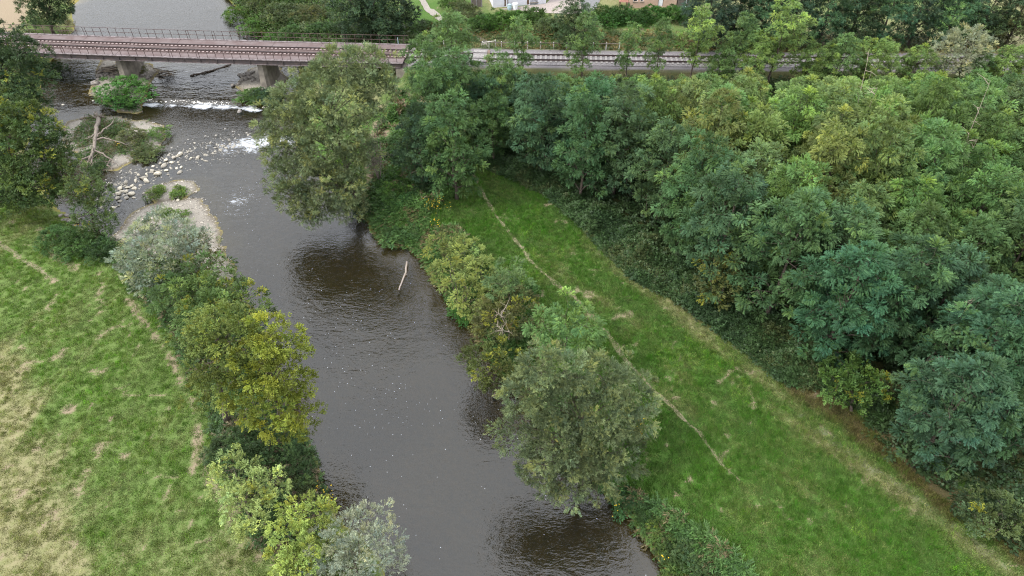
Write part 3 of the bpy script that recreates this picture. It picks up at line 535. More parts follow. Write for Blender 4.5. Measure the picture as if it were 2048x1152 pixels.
             ('locust_tree', 'mid green locust in the wood, eighth row from the railway, second crown from the left', 23.33, 36.97, 2.0, 11.2, 1.04, (0.0567, 0.1086, 0.0445), 'locust trees of the wood'),
             ('locust_tree', 'light green locust in the wood, eighth row from the railway, third crown from the left', 28.54, 36.94, 2.0, 11.2, 1.0, (0.067, 0.1177, 0.0374), 'locust trees of the wood'),
             ('locust_tree', 'light green locust in the wood, eighth row from the railway, fourth crown from the left', 32.7, 36.75, 2.0, 10.5, 0.94, (0.0633, 0.1144, 0.0407), 'locust trees of the wood'),
             ('locust_tree', 'mid green locust in the wood, eighth row from the railway, fifth crown from the left', 36.3, 36.91, 2.0, 11.7, 1.04, (0.0628, 0.106, 0.0371), 'locust trees of the wood'),
             ('locust_tree', 'mid green locust in the wood, eighth row from the railway, sixth crown from the left', 41.49, 37.14, 2.0, 11.4, 0.95, (0.0605, 0.1031, 0.0377), 'locust trees of the wood'),
             ('locust_tree', 'mid green locust in the wood, ninth row from the railway, first crown from the left', 22.37, 32.46, 2.0, 11.5, 0.99, (0.0425, 0.1016, 0.048), 'locust trees of the wood'),
             ('locust_tree', 'mid green locust in the wood, ninth row from the railway, second crown from the left', 25.99, 32.99, 2.0, 11.6, 1.05, (0.0495, 0.0997, 0.0425), 'locust trees of the wood'),
             ('locust_tree', 'mid green locust in the wood, ninth row from the railway, third crown from the left', 29.31, 33.15, 2.0, 10.6, 0.87, (0.045, 0.0909, 0.045), 'locust trees of the wood'),
             ('locust_tree', 'mid green locust in the wood, ninth row from the railway, fourth crown from the left', 35.28, 31.74, 2.0, 12.3, 0.89, (0.0445, 0.1006, 0.0452), 'locust trees of the wood'),
             ('locust_tree', 'mid green locust in the wood, ninth row from the railway, fifth crown from the left', 39.26, 32.92, 2.0, 10.8, 0.94, (0.0439, 0.0955, 0.0456), 'locust trees of the wood'),
             ('locust_tree', 'mid green locust in the wood, tenth row from the railway, first crown from the left', 28.95, 27.34, 2.0, 12.4, 1.03, (0.0474, 0.1026, 0.0473), 'locust trees of the wood'),
             ('locust_tree', 'mid green locust in the wood, tenth row from the railway, second crown from the left', 31.44, 28.72, 2.0, 11.4, 1.05, (0.0454, 0.0995, 0.0472), 'locust trees of the wood'),
             ('locust_tree', 'mid green locust in the wood, tenth row from the railway, third crown from the left', 35.82, 27.38, 2.0, 11.0, 1.03, (0.0447, 0.0931, 0.0473), 'locust trees of the wood'),
             ('locust_tree', 'mid green locust in the wood, eleventh row from the railway, first crown from the left', 25.89, 24.13, 2.0, 10.5, 0.93, (0.045, 0.0907, 0.0468), 'locust trees of the wood'),
             ('locust_tree', 'mid green locust in the wood, eleventh row from the railway, second crown from the left', 29.76, 24.75, 2.0, 12.4, 0.85, (0.0434, 0.0958, 0.0431), 'locust trees of the wood')],
 'stones': [(-36.03, 63.62, 0.39), (-36.51, 63.13, 0.27), (-34.67, 63.13, 0.21), (-33.98, 63.32, 0.27), (-37.14, 62.64, 0.27), (-37.53, 61.96, 0.23), (-36.41, 62.25, 0.24), (-35.74, 62.35, 0.18), (-35.12, 61.48, 0.2), (-36.94, 61.67, 0.41),
            (-36.2, 61.39, 0.17), (-35.58, 61.29, 0.15), (-38.0, 61.39, 0.2), (-36.45, 60.92, 0.26), (-34.89, 60.54, 0.32), (-37.82, 60.64, 0.35), (-37.12, 60.17, 0.4), (-38.23, 60.08, 0.2), (-38.96, 59.8, 0.17), (-38.4, 59.43, 0.4),
            (-37.81, 58.98, 0.4), (-38.91, 58.89, 0.26), (-39.69, 58.53, 0.31), (-38.99, 58.08, 0.28), (-38.07, 58.08, 0.25), (-39.31, 57.73, 0.25), (-38.51, 57.64, 0.31), (-39.57, 57.12, 0.25), (-39.16, 57.12, 0.28), (-39.95, 57.56, 0.31),
            (-38.44, 56.6, 0.36), (-39.79, 56.69, 0.31), (-39.13, 56.43, 0.19), (-39.55, 56.0, 0.3), (-38.72, 55.92, 0.28), (-37.95, 56.0, 0.14), (-39.16, 55.41, 0.27), (-41.26, 58.0, 0.31), (-40.75, 55.41, 0.25), (-40.48, 54.33, 0.24),
            (-39.3, 54.33, 0.24), (-38.94, 54.66, 0.16), (-33.36, 55.49, 0.22), (-36.54, 53.6, 0.19), (-53.33, 73.89, 0.2), (-50.18, 74.86, 0.2)],
 'flat_rocks': [(-43.01, 52.15, 0.4), (-42.32, 51.91, 0.46), (-41.77, 52.15, 0.49), (-41.71, 51.22, 0.37), (-41.0, 51.52, 0.34), (-43.64, 52.78, 0.35), (-43.19, 52.94, 0.35), (-40.46, 51.06, 0.34), (-40.24, 50.08, 0.28),
                (-40.08, 50.53, 0.25)],
 'pier_rocks': [(-52.23, 81.0, 0.42, 'left'), (-51.67, 80.87, 0.38, 'left'), (-52.34, 81.97, 0.34, 'left'), (-51.29, 81.0, 0.3, 'left'), (-51.38, 82.11, 0.38, 'left'), (-51.72, 78.99, 0.48, 'left'), (-52.08, 82.53, 0.35, 'left'),
                (-51.09, 81.14, 0.3, 'left'), (-46.57, 80.87, 0.3, 'left'), (-45.78, 80.46, 0.34, 'left'), (-46.41, 81.28, 0.27, 'left'), (-45.61, 81.0, 0.23, 'left'), (-51.82, 80.05, 0.3, 'left'), (-34.56, 81.42, 0.34, 'right'),
                (-34.0, 81.0, 0.42, 'right'), (-33.46, 80.19, 0.38, 'right'), (-33.28, 81.14, 0.38, 'right'), (-32.74, 80.32, 0.34, 'right'), (-33.73, 81.83, 0.3, 'right'), (-32.97, 81.83, 0.34, 'right'), (-32.18, 79.65, 0.34, 'right'),
                (-33.72, 79.78, 0.3, 'right'), (-34.52, 78.72, 0.37, 'right'), (-33.82, 78.85, 0.3, 'right'), (-30.97, 82.95, 0.42, 'right'), (-30.14, 81.69, 0.38, 'right'), (-30.03, 83.81, 0.31, 'right'), (-29.8, 82.11, 0.46, 'right'),
                (-32.29, 72.97, 0.32, 'right')],
 'dead_trunk': [(-47.27, 70.05, 1.0), (-45.86, 66.73, 1.4), (-44.65, 63.81, 1.6), (-43.87, 61.68, 1.7), (-43.85, 60.75, 1.5), (-44.16, 60.39, 1.0)],
 'dead_b1': [(-44.14, 62.32, 1.6), (-42.97, 61.7, 1.5), (-42.1, 61.37, 1.1), (-41.33, 60.82, 0.6)],
 'dead_b2': [(-43.91, 61.23, 1.5), (-44.63, 60.75, 1.5), (-45.04, 60.71, 1.1)],
 'dead_b3': [(-45.16, 64.99, 1.5), (-44.53, 65.67, 1.9), (-43.69, 66.24, 2.3), (-43.68, 67.18, 2.5)],
 'dead_b4': [(-45.43, 65.72, 1.5), (-45.68, 64.93, 1.6), (-46.2, 64.79, 1.5)],
 'dead_b5': [(-44.9, 64.28, 1.5), (-44.01, 64.66, 1.7), (-42.96, 64.28, 1.5), (-41.33, 64.12, 1.1)],
 'dead_b6': [(-43.9, 61.55, 1.6), (-43.57, 60.4, 1.3), (-44.36, 60.2, 0.7)],
 'dead_b7': [(-42.42, 61.84, 0.8), (-42.46, 61.01, 0.6), (-41.85, 60.37, 0.4)],
 'dead_b8': [(-50.03, 70.89, 0.4), (-48.96, 71.17, 0.5), (-47.78, 71.22, 0.6)],
 'log': [(-9.42, 46.1, 0.12), (-9.4, 44.71, 0.1), (-9.54, 43.63, 0.08), (-9.72, 42.55, 0.03)],
 'branch_water': [(-11.56, 22.6, 0.05), (-11.37, 22.64, 0.1), (-11.12, 22.74, 0.12)],
 'ridge_log': [(-40.76, 81.23, 0.62), (-39.14, 82.12, 0.66), (-37.9, 83.24, 0.66), (-36.56, 84.52, 0.6)],
 'snags': [(28.91, 31.0), (37.72, 48.71), (29.96, 52.4)],
 'misc': {'bottle_stone': (-11.86, 22.55), 'white_stone': (-1.54, 36.4)},
 'flowers': [(-7.25, 50.83, 34, 0.9), (-6.9, 48.81, 14, 0.6), (-6.39, 51.83, 3, 0.3), (-5.74, 50.52, 3, 0.3), (8.17, 25.89, 26, 0.55), (8.53, 26.88, 12, 0.35), (6.54, 21.7, 6, 0.4), (9.1, 18.5, 4, 0.3), (-48.49, 79.43, 4, 0.2),
             (-42.04, 63.62, 6, 0.4), (-15.1, 26.0, 6, 0.5), (-12.18, 23.09, 10, 0.6), (-11.53, 22.22, 8, 0.35), (-40.05, 49.4, 6, 0.3)],
 'white_house': [(-2.65, 95.99), (4.79, 97.45)],
 'pink_house': [(16.28, 95.81), (22.88, 96.17)],
 'shed': [(23.02, 96.17), (24.73, 96.35)],
 'drive_gravel': [(-1.66, 95.41), (4.79, 97.39), (7.87, 104.54), (14.18, 104.54), (12.06, 96.85), (11.25, 94.0), (8.62, 93.65), (5.22, 94.0)],
 'drive_asphalt': [(9.35, 104.51), (14.17, 104.51), (12.09, 97.18), (11.18, 93.98), (9.67, 93.98), (9.67, 98.66)],
 'footpath': [(-13.98, 105.63), (-12.92, 100.69), (-11.89, 97.34), (-10.83, 94.85), (-9.98, 92.79), (-8.88, 90.79), (-7.22, 88.85), (-5.14, 86.67), (-3.6, 85.15), (-3.44, 84.11)],
 'gazebo': (15.46, 95.99),
 'chair': (17.11, 96.9),
 'tub': (0.42, 95.46),
 'barrel': (-0.35, 95.28),
 'board_fence': [(-5.64, 95.99), (-3.49, 96.35)],
 'signal': (-14.05, 81.99),
 'marker': None,
 'fence_left': [(-13.56, 82.5), (-11.82, 82.43), (-10.19, 82.36), (-8.45, 82.29)],
 'fence_right': [(-2.85, 82.07), (-1.3, 81.93), (0.31, 81.85), (1.92, 81.78), (3.52, 81.71), (5.13, 81.64), (6.73, 81.57), (8.39, 81.5), (9.99, 81.43), (11.58, 81.35), (13.18, 81.28)],
 'hoop': [(-3.72, 83.99), (-2.09, 84.14)],
 'crossing_x': [-4.68, -3.06],
 'crossing_path': [(-4.57, 80.2), (-3.04, 80.2), (-2.74, 82.8), (-3.87, 82.8)],
 'tan_far_left': [(-102.65, 120.99), (-80.84, 120.99), (-69.7, 99.56), (-67.25, 94.22), (-67.01, 90.08), (-82.51, 90.08)],
 'tan_far_mid': [(-32.2, 120.99), (-28.01, 120.99), (-25.27, 101.43), (-26.66, 99.19), (-28.21, 101.43)],
 'dirt_willow': [(-15.08, 68.15), (-12.05, 63.96), (-12.0, 59.17), (-12.43, 54.81), (-14.02, 53.98), (-15.67, 62.96)],
 'tip_cover': [(-15.24, 62.32), (-13.1, 73.15), (-8.54, 67.46), (-4.82, 59.48), (-5.71, 53.43), (-8.14, 51.07), (-12.68, 53.43)],
 'sand_bend': [(-12.97, 52.25), (-10.63, 51.86), (-10.54, 51.09), (-12.66, 51.09)],
 'sand_bend2': [(-9.89, 48.51), (-8.21, 48.66), (-8.1, 47.52), (-9.61, 47.66)],
 'dirt_gully': [(-10.2, 54.8), (-9.02, 52.77), (-8.09, 50.44), (-8.21, 49.84), (-9.36, 51.98)]}

rng = np.random.default_rng(11)
random.seed(4)
COL = scene.collection

# ------------------------------------------------------------------ helpers
def tag(o, label=None, category=None, group=None, kind=None):
    if label: o["label"] = label
    if category: o["category"] = category
    if group: o["group"] = group
    if kind: o["kind"] = kind
    return o

def link(name, data, parent=None, mat=None):
    o = bpy.data.objects.new(name, data)
    COL.objects.link(o)
    if parent is not None: o.parent = parent
    if mat is not None and data is not None and not data.materials: data.materials.append(mat)
    return o

def empty(name, loc=(0, 0, 0), rz=0.0):
    o = bpy.data.objects.new(name, None)
    COL.objects.link(o)
    o.empty_display_size = 0.2
    o.location = loc
    o.rotation_euler = (0, 0, rz)
    return o

def mesh_np(name, verts, faces, k, smooth=False):
    """faces: int array (n,k)"""
    me = bpy.data.meshes.new(name)
    verts = np.asarray(verts, np.float32); faces = np.asarray(faces, np.int32)
    n = len(faces)
    me.vertices.add(len(verts)); me.vertices.foreach_set("co", verts.ravel())
    me.loops.add(n * k); me.loops.foreach_set("vertex_index", faces.ravel())
    me.polygons.add(n)
    me.polygons.foreach_set("loop_start", np.arange(0, n * k, k, dtype=np.int32))
    if smooth: me.polygons.foreach_set("use_smooth", np.ones(n, bool))
    me.update(calc_edges=True)
    return me

def attr_color(me, name, arr, domain='POINT'):
    a = me.attributes.new(name, 'FLOAT_COLOR', domain)
    arr = np.asarray(arr, np.float32)
    if arr.shape[1] == 3: arr = np.hstack([arr, np.ones((len(arr), 1), np.float32)])
    a.data.foreach_set("color", arr.ravel())

class MB:
    """collects boxes, tubes and prisms into one mesh"""
    def __init__(s): s.v = []; s.f = []
    def add(s, vs_, fs):
        o = len(s.v); s.v += [tuple(p) for p in vs_]; s.f += [tuple(i + o for i in f) for f in fs]; return s
    def box(s, x0, x1, y0, y1, z0, z1):
        return s.add([(x0,y0,z0),(x1,y0,z0),(x1,y1,z0),(x0,y1,z0),(x0,y0,z1),(x1,y0,z1),(x1,y1,z1),(x0,y1,z1)],
                     [(0,3,2,1),(4,5,6,7),(0,1,5,4),(1,2,6,5),(2,3,7,6),(3,0,4,7)])
    def tube(s, pts, rad, n=6, cap=True):
        pts = [Vector(p) for p in pts]; rings = []
        for i, p in enumerate(pts):
            d = (pts[min(i+1, len(pts)-1)] - pts[max(i-1, 0)]).normalized()
            a = d.cross(Vector((0.31, 0.17, 0.93)))
            if a.length < 1e-3: a = d.cross(Vector((1, 0, 0)))
            a.normalize(); b = d.cross(a)
            r = rad[i] if hasattr(rad, '__len__') else rad
            rings.append([p + a * (r * math.cos(2*math.pi*k/n)) + b * (r * math.sin(2*math.pi*k/n)) for k in range(n)])
        o = len(s.v)
        for rg in rings: s.v += [tuple(q) for q in rg]
        for i in range(len(rings)-1):
            for k in range(n):
                s.f.append((o+i*n+k, o+i*n+(k+1) % n, o+(i+1)*n+(k+1) % n, o+(i+1)*n+k))
        if cap:
            s.f.append(tuple(o+k for k in range(n))[::-1]); s.f.append(tuple(o+(len(rings)-1)*n+k for k in range(n)))
        return s
    def mesh(s, name, smooth=False):
        me = bpy.data.meshes.new(name); me.from_pydata(s.v, [], s.f)
        if smooth: me.polygons.foreach_set("use_smooth", np.ones(len(me.polygons), bool))
        me.update(); return me
    def obj(s, name, mat, parent=None, smooth=False):
        return link(name, s.mesh(name, smooth), parent, mat)

def sstep(a, b, x):
    t = np.clip((np.asarray(x, float) - a) / (b - a), 0, 1); return t * t * (3 - 2 * t)

_lat = np.random.default_rng(77).random((256, 256))
def vnoise(x, y, scale, seed=0):
    x = np.asarray(x, float) / scale + seed * 17.31; y = np.asarray(y, float) / scale + seed * 9.77
    xi, yi = np.floor(x).astype(int), np.floor(y).astype(int); fx, fy = x - xi, y - yi
    fx = fx*fx*(3-2*fx); fy = fy*fy*(3-2*fy)
    g = lambda i, j: _lat[i % 256, j % 256]
    return (g(xi,yi)*(1-fx)*(1-fy) + g(xi+1,yi)*fx*(1-fy) + g(xi,yi+1)*(1-fx)*fy + g(xi+1,yi+1)*fx*fy)
def fnoise(x, y, scale, seed=0):
    return 0.55*vnoise(x,y,scale,seed) + 0.28*vnoise(x,y,scale*.45,seed+1) + 0.17*vnoise(x,y,scale*.2,seed+2)

def dist_line(x, y, pts, closed=False):
    m = np.full(np.shape(x), 1e9)
    n = len(pts)
    for i in range(n if closed else n - 1):
        (x1, y1), (x2, y2) = pts[i], pts[(i + 1) % n]
        dx, dy = x2 - x1, y2 - y1
        t = np.clip(((x - x1) * dx + (y - y1) * dy) / (dx*dx + dy*dy + 1e-9), 0, 1)
        m = np.minimum(m, (x - x1 - t*dx)**2 + (y - y1 - t*dy)**2)
    return np.sqrt(m)
def inside(x, y, pts):
    c = np.zeros(np.shape(x), bool); n = len(pts)
    for i in range(n):
        (x1, y1), (x2, y2) = pts[i], pts[i - 1]
        if y1 == y2: continue
        c ^= ((y1 > y) != (y2 > y)) & (x < (x2 - x1) * (y - y1) / (y2 - y1) + x1)
    return c
def sdist(x, y, pts):
    d = dist_line(x, y, pts, True); return np.where(inside(x, y, pts), d, -d)

LE, RE = D['left_edge'], D['right_edge']
LEFT = [(LE[0][0], -600)] + LE + [(LE[-1][0], 3000), (-4000, 3000), (-4000, -600)]
RIGHT = [(RE[0][0], -600)] + RE + [(RE[-1][0], 3000), (4000, 3000), (4000, -600)]
BARS = [D[k] for k in ('bar_main', 'bar_small', 'bar_dead_tree', 'bar_pier', 'bar_pier_right')]
WX, WY = zip(*D['weir']); RX, RY = zip(*D['rapid'])
TP = D['track_poly']
def track_y(x): return np.polyval(TP, np.clip(x, -85, 85))
def water_level(x, y):
    yw = np.interp(x, WX, WY); yr = np.interp(x, RX, RY)
    wid = 0.35 + 2.2 * sstep(-44, -50, x)
    return 0.22 * sstep(-1.6, 1.6, y - yr) + 0.38 * sstep(-wid, wid * .4, y - yw)
BX0, BX1 = D['bridge_x']
def land_fields(x, y):
    x = np.asarray(x, float); y = np.asarray(y, float)
    jig = 0.5 * (vnoise(x, y, 1.6, 3) - .5) + 0.25 * (vnoise(x, y, .6, 5) - .5)
    sl, sr = sdist(x, y, LEFT) + jig, sdist(x, y, RIGHT) + jig
    sb = np.max([sdist(x, y, b) for b in BARS], axis=0) + jig + .9 * (fnoise(x, y, 2.0, 23) - .5)
    return sl, sr, sb
def terrain(x, y, fields=None):
    x = np.asarray(x, float); y = np.asarray(y, float)
    sl, sr, sb = fields if fields is not None else land_fields(x, y)
    w = water_level(x, y)
    yr = np.interp(x, RX, RY)
    dmax = 1.0 - 0.7 * sstep(-3, 1, y - yr) + 0.4 * sstep(80, 95, y)
    sa = np.maximum(np.maximum(sl, sr), sb)
    bed = w - np.clip(-sa * 0.32, -.03, dmax) + 0.1 * (vnoise(x, y, 1.1, 9) - .5)
    s = np.maximum(sl, sr)
    land = w + 0.04 + (1.75 + 0.3 * vnoise(x, y, 9, 2)) * sstep(-.2, 3.4, s) + .12 * (fnoise(x, y, 3, 6) - .5)
    ws = 0.22 * sstep(-4, 4, y - yr) + 0.38 * sstep(-4, 3, y - np.interp(x, WX, WY))
    bar = np.maximum(ws, np.minimum(w, ws + .12)) + 0.03 + 0.26 * sstep(0, 2.6, sb) + .07 * (vnoise(x, y, .8, 4) - .5)
    h = np.where(sb > 0, np.maximum(bar, bed), bed)
    h = np.where(s > 0, np.maximum(land, h), h)
    # railway embankment and the raised ground behind it
    dt = y - track_y(x)
    on = np.maximum(sstep(BX0 + 1, BX0 - 1, x), sstep(BX1 - .6, BX1 + .6, x))
    emb = 4.22 - np.maximum(np.abs(dt) - 2.7, 0) * .62
    h = np.where(on > 0, np.maximum(h, h + (emb - h) * on), h)
    h = np.maximum(h, np.where(s > 0, 3.5 * sstep(-18, -9, x) * sstep(1, 7, dt), -9))
    return h
def gz(x, y): return float(terrain(np.array([x]), np.array([y]))[0])

# ------------------------------------------------------------------ materials
def new_mat(name):
    m = bpy.data.materials.new(name); m.use_nodes = True
    n = m.node_tree.nodes; n.clear()
    out = n.new("ShaderNodeOutputMaterial")
    return m, n, m.node_tree.links, out
def noise_node(n, l, scale, detail=4, coord=None, rough=.6):
    t = n.new("ShaderNodeTexNoise"); t.inputs["Scale"].default_value = scale
    t.inputs["Detail"].default_value = detail; t.inputs["Roughness"].default_value = rough
    if coord is not None: l.new(coord, t.inputs["Vector"])
    return t
def mixc(n, l, fac, a, b, mode='MIX'):
    m = n.new("ShaderNodeMixRGB"); m.blend_type = mode
    for i, s in ((0, fac), (1, a), (2, b)):
        if hasattr(s, 'is_linked') or hasattr(s, 'links'): l.new(s, m.inputs[i])
        elif i == 0: m.inputs[0].default_value = s
        else: m.inputs[i].default_value = (*s, 1) if len(s) == 3 else s
    return m.outputs[0]
def ramp(n, l, src, p0, p1, c0=(0, 0, 0, 1), c1=(1, 1, 1, 1)):
    r = n.new("ShaderNodeValToRGB")
    r.color_ramp.elements[0].position = p0; r.color_ramp.elements[0].color = c0
    r.color_ramp.elements[1].position = p1; r.color_ramp.elements[1].color = c1
    l.new(src, r.inputs[0]); return r.outputs[0]
def plain(name, col, rough=.85, var=.25, scale=6.0, col2=None, metal=0.0, bump=0.0, bscale=30):
    m, n, l, out = new_mat(name)
    b = n.new("ShaderNodeBsdfPrincipled")
    tc = n.new("ShaderNodeTexCoord")
    t = noise_node(n, l, scale, 5, tc.outputs["Object"])
    c2 = col2 if col2 else tuple(c * (1 - var) for c in col)
    f = ramp(n, l, t.outputs[0], .35, .65)
    c = mixc(n, l, f, tuple(min(1, q * (1 + var * .4)) for q in col), c2)
    l.new(c, b.inputs["Base Color"])
    b.inputs["Roughness"].default_value = rough; b.inputs["Metallic"].default_value = metal
    if bump:
        t2 = noise_node(n, l, bscale, 6, tc.outputs["Object"])
        bp = n.new("ShaderNodeBump"); bp.inputs["Strength"].default_value = bump; bp.inputs["Distance"].default_value = .05
        l.new(t2.outputs[0], bp.inputs["Height"]); l.new(bp.outputs[0], b.inputs["Normal"])
    l.new(b.outputs[0], out.inputs[0]); return m
def leaf_mat(name, instanced=False, gloss=.13, trans=.24):
    m, n, l, out = new_mat(name)
    at = n.new("ShaderNodeAttribute"); at.attribute_name = "col"
    if instanced:
        at.attribute_type = 'INSTANCER'; c = at.outputs["Color"]
        gi = n.new("ShaderNodeNewGeometry")
        v = ramp(n, l, gi.outputs["Random Per Island"], 0, 1, (.72, .72, .72, 1), (1.3, 1.3, 1.25, 1))
        c = mixc(n, l, 1.0, c, v, 'MULTIPLY')
    else:
        oi = n.new("ShaderNodeObjectInfo")
        c = mixc(n, l, 1.0, at.outputs["Color"], oi.outputs["Color"], 'MULTIPLY')
    b = n.new("ShaderNodeBsdfPrincipled")
    l.new(c, b.inputs["Base Color"]); b.inputs["Roughness"].default_value = .52
    b.inputs["Specular IOR Level"].default_value = gloss
    tr = n.new("ShaderNodeBsdfTranslucent")
    tc = mixc(n, l, 1.0, c, (1.25, 1.3, .6), 'MULTIPLY'); l.new(tc, tr.inputs[0])
    mx = n.new("ShaderNodeMixShader"); mx.inputs[0].default_value = trans
    l.new(b.outputs[0], mx.inputs[1]); l.new(tr.outputs[0], mx.inputs[2]); l.new(mx.outputs[0], out.inputs[0])
    return m
M = {}
M['leaf'] = leaf_mat('leaf'); M['leaf_scatter'] = leaf_mat('leaf_scatter', True, .25, .25)
M['blade'] = leaf_mat('blade', True, .15, .3)
M['bark'] = plain('bark', (.085, .065, .05), .9, .45, 9, bump=.4)
M['dead_wood'] = plain('dead_wood', (.17, .14, .115), .9, .4, 12, bump=.3)
M['pale_wood'] = plain('pale_wood', (.27, .225, .175), .85, .3, 9)
M['limestone'] = plain('limestone', (.42, .38, .3), .85, .3, 3, bump=.35, bscale=12)
M['grey_rock'] = plain('grey_rock', (.2, .18, .16), .9, .4, 3, bump=.4, bscale=10)
M['concrete'] = plain('concrete', (.2, .175, .145), .9, .35, 1.6, bump=.2)
M['deck'] = plain('deck', (.085, .06, .057), .85, .3, 1.1, col2=(.055, .036, .033), bump=.2, bscale=12)
M['walk'] = plain('walk', (.1, .077, .075), .8, .25, .8, col2=(.075, .048, .045))
M['girder'] = plain('girder', (.035, .03, .032), .8, .4, 2.5, col2=(.07, .05, .045))
M['girder_top'] = plain('girder_top', (.14, .115, .118), .8, .5, 3, col2=(.06, .046, .044))
M['rust'] = plain('rust', (.07, .042, .038), .8, .4, 8)
M['rail_steel'] = plain('rail_steel', (.06, .045, .045), .5, .3, 5, metal=.4)
M['fastening'] = plain('fastening', (.28, .22, .21), .8, .3, 4)
M['ballast'] = plain('ballast', (.15, .138, .14), .95, .5, 9, bump=.8, bscale=22)
M['sleeper'] = plain('sleeper', (.2, .185, .18), .9, .3, 4)
M['post_white'] = plain('post_white', (.42, .4, .38), .85, .25, 6)
M['old_wood'] = plain('old_wood', (.12, .1, .085), .9, .35, 6)
M['render_white'] = plain('render_white', (.5, .5, .54), .9, .1, 1.2)
M['render_pink'] = plain('render_pink', (.42, .29, .22), .9, .12, 1.2)
M['roof_tile'] = plain('roof_tile', (.24, .11, .08), .85, .35, 5)
M['brown_paint'] = plain('brown_paint', (.12, .075, .05), .6, .2, 5)
M['white_paint'] = plain('white_paint', (.72, .73, .76), .5, .06, 5)
M['blue_grey'] = plain('blue_grey', (.3, .4, .45), .6, .1, 4)
M['glass'] = plain('glass', (.03, .035, .04), .1, .1, 3)
M['gravel_drive'] = plain('gravel_drive', (.27, .23, .21), .95, .3, 7, bump=.3)
M['asphalt'] = plain('asphalt', (.13, .13, .135), .9, .25, 3)
M['path'] = plain('path', (.2, .18, .155), .95, .25, 5, bump=.2)
M['petal'] = plain('petal', (.6, .42, .02), .6, .1, 4)
M['stem'] = plain('stem', (.05, .09, .025), .7, .2, 4)

# ------------------------------------------------------------------ ground
def axis(lo, hi, step_lo, step_hi, far_lo, far_hi):
    a = [lo]
    while a[-1] < hi: a.append(a[-1] + step_lo + (step_hi - step_lo) * (a[-1] - lo) / (hi - lo))
    s = step_hi; b = []
    q = a[-1]
    while q < far_hi: s *= 1.5; q += s; b.append(q)
    s = step_lo; c = []; q = lo
    while q > far_lo: s *= 1.5; q -= s; c.append(q)
    return np.array(c[::-1] + a + b)
gx = axis(-73, 76, .37, .37, -1600, 1600)
gy = axis(9, 119, .26, .5, -400, 2200)
GX, GY = np.meshgrid(gx, gy)
px, py = GX.ravel(), GY.ravel()
FLD = land_fields(px, py)
hz_ = terrain(px, py, FLD)
nx, ny = len(gx), len(gy)
idx = np.arange(nx * ny).reshape(ny, nx)
faces = np.stack([idx[:-1, :-1], idx[:-1, 1:], idx[1:, 1:], idx[1:, :-1]], -1).reshape(-1, 4)
ground_me = mesh_np('ground', np.stack([px, py, hz_], 1), faces, 4, True)

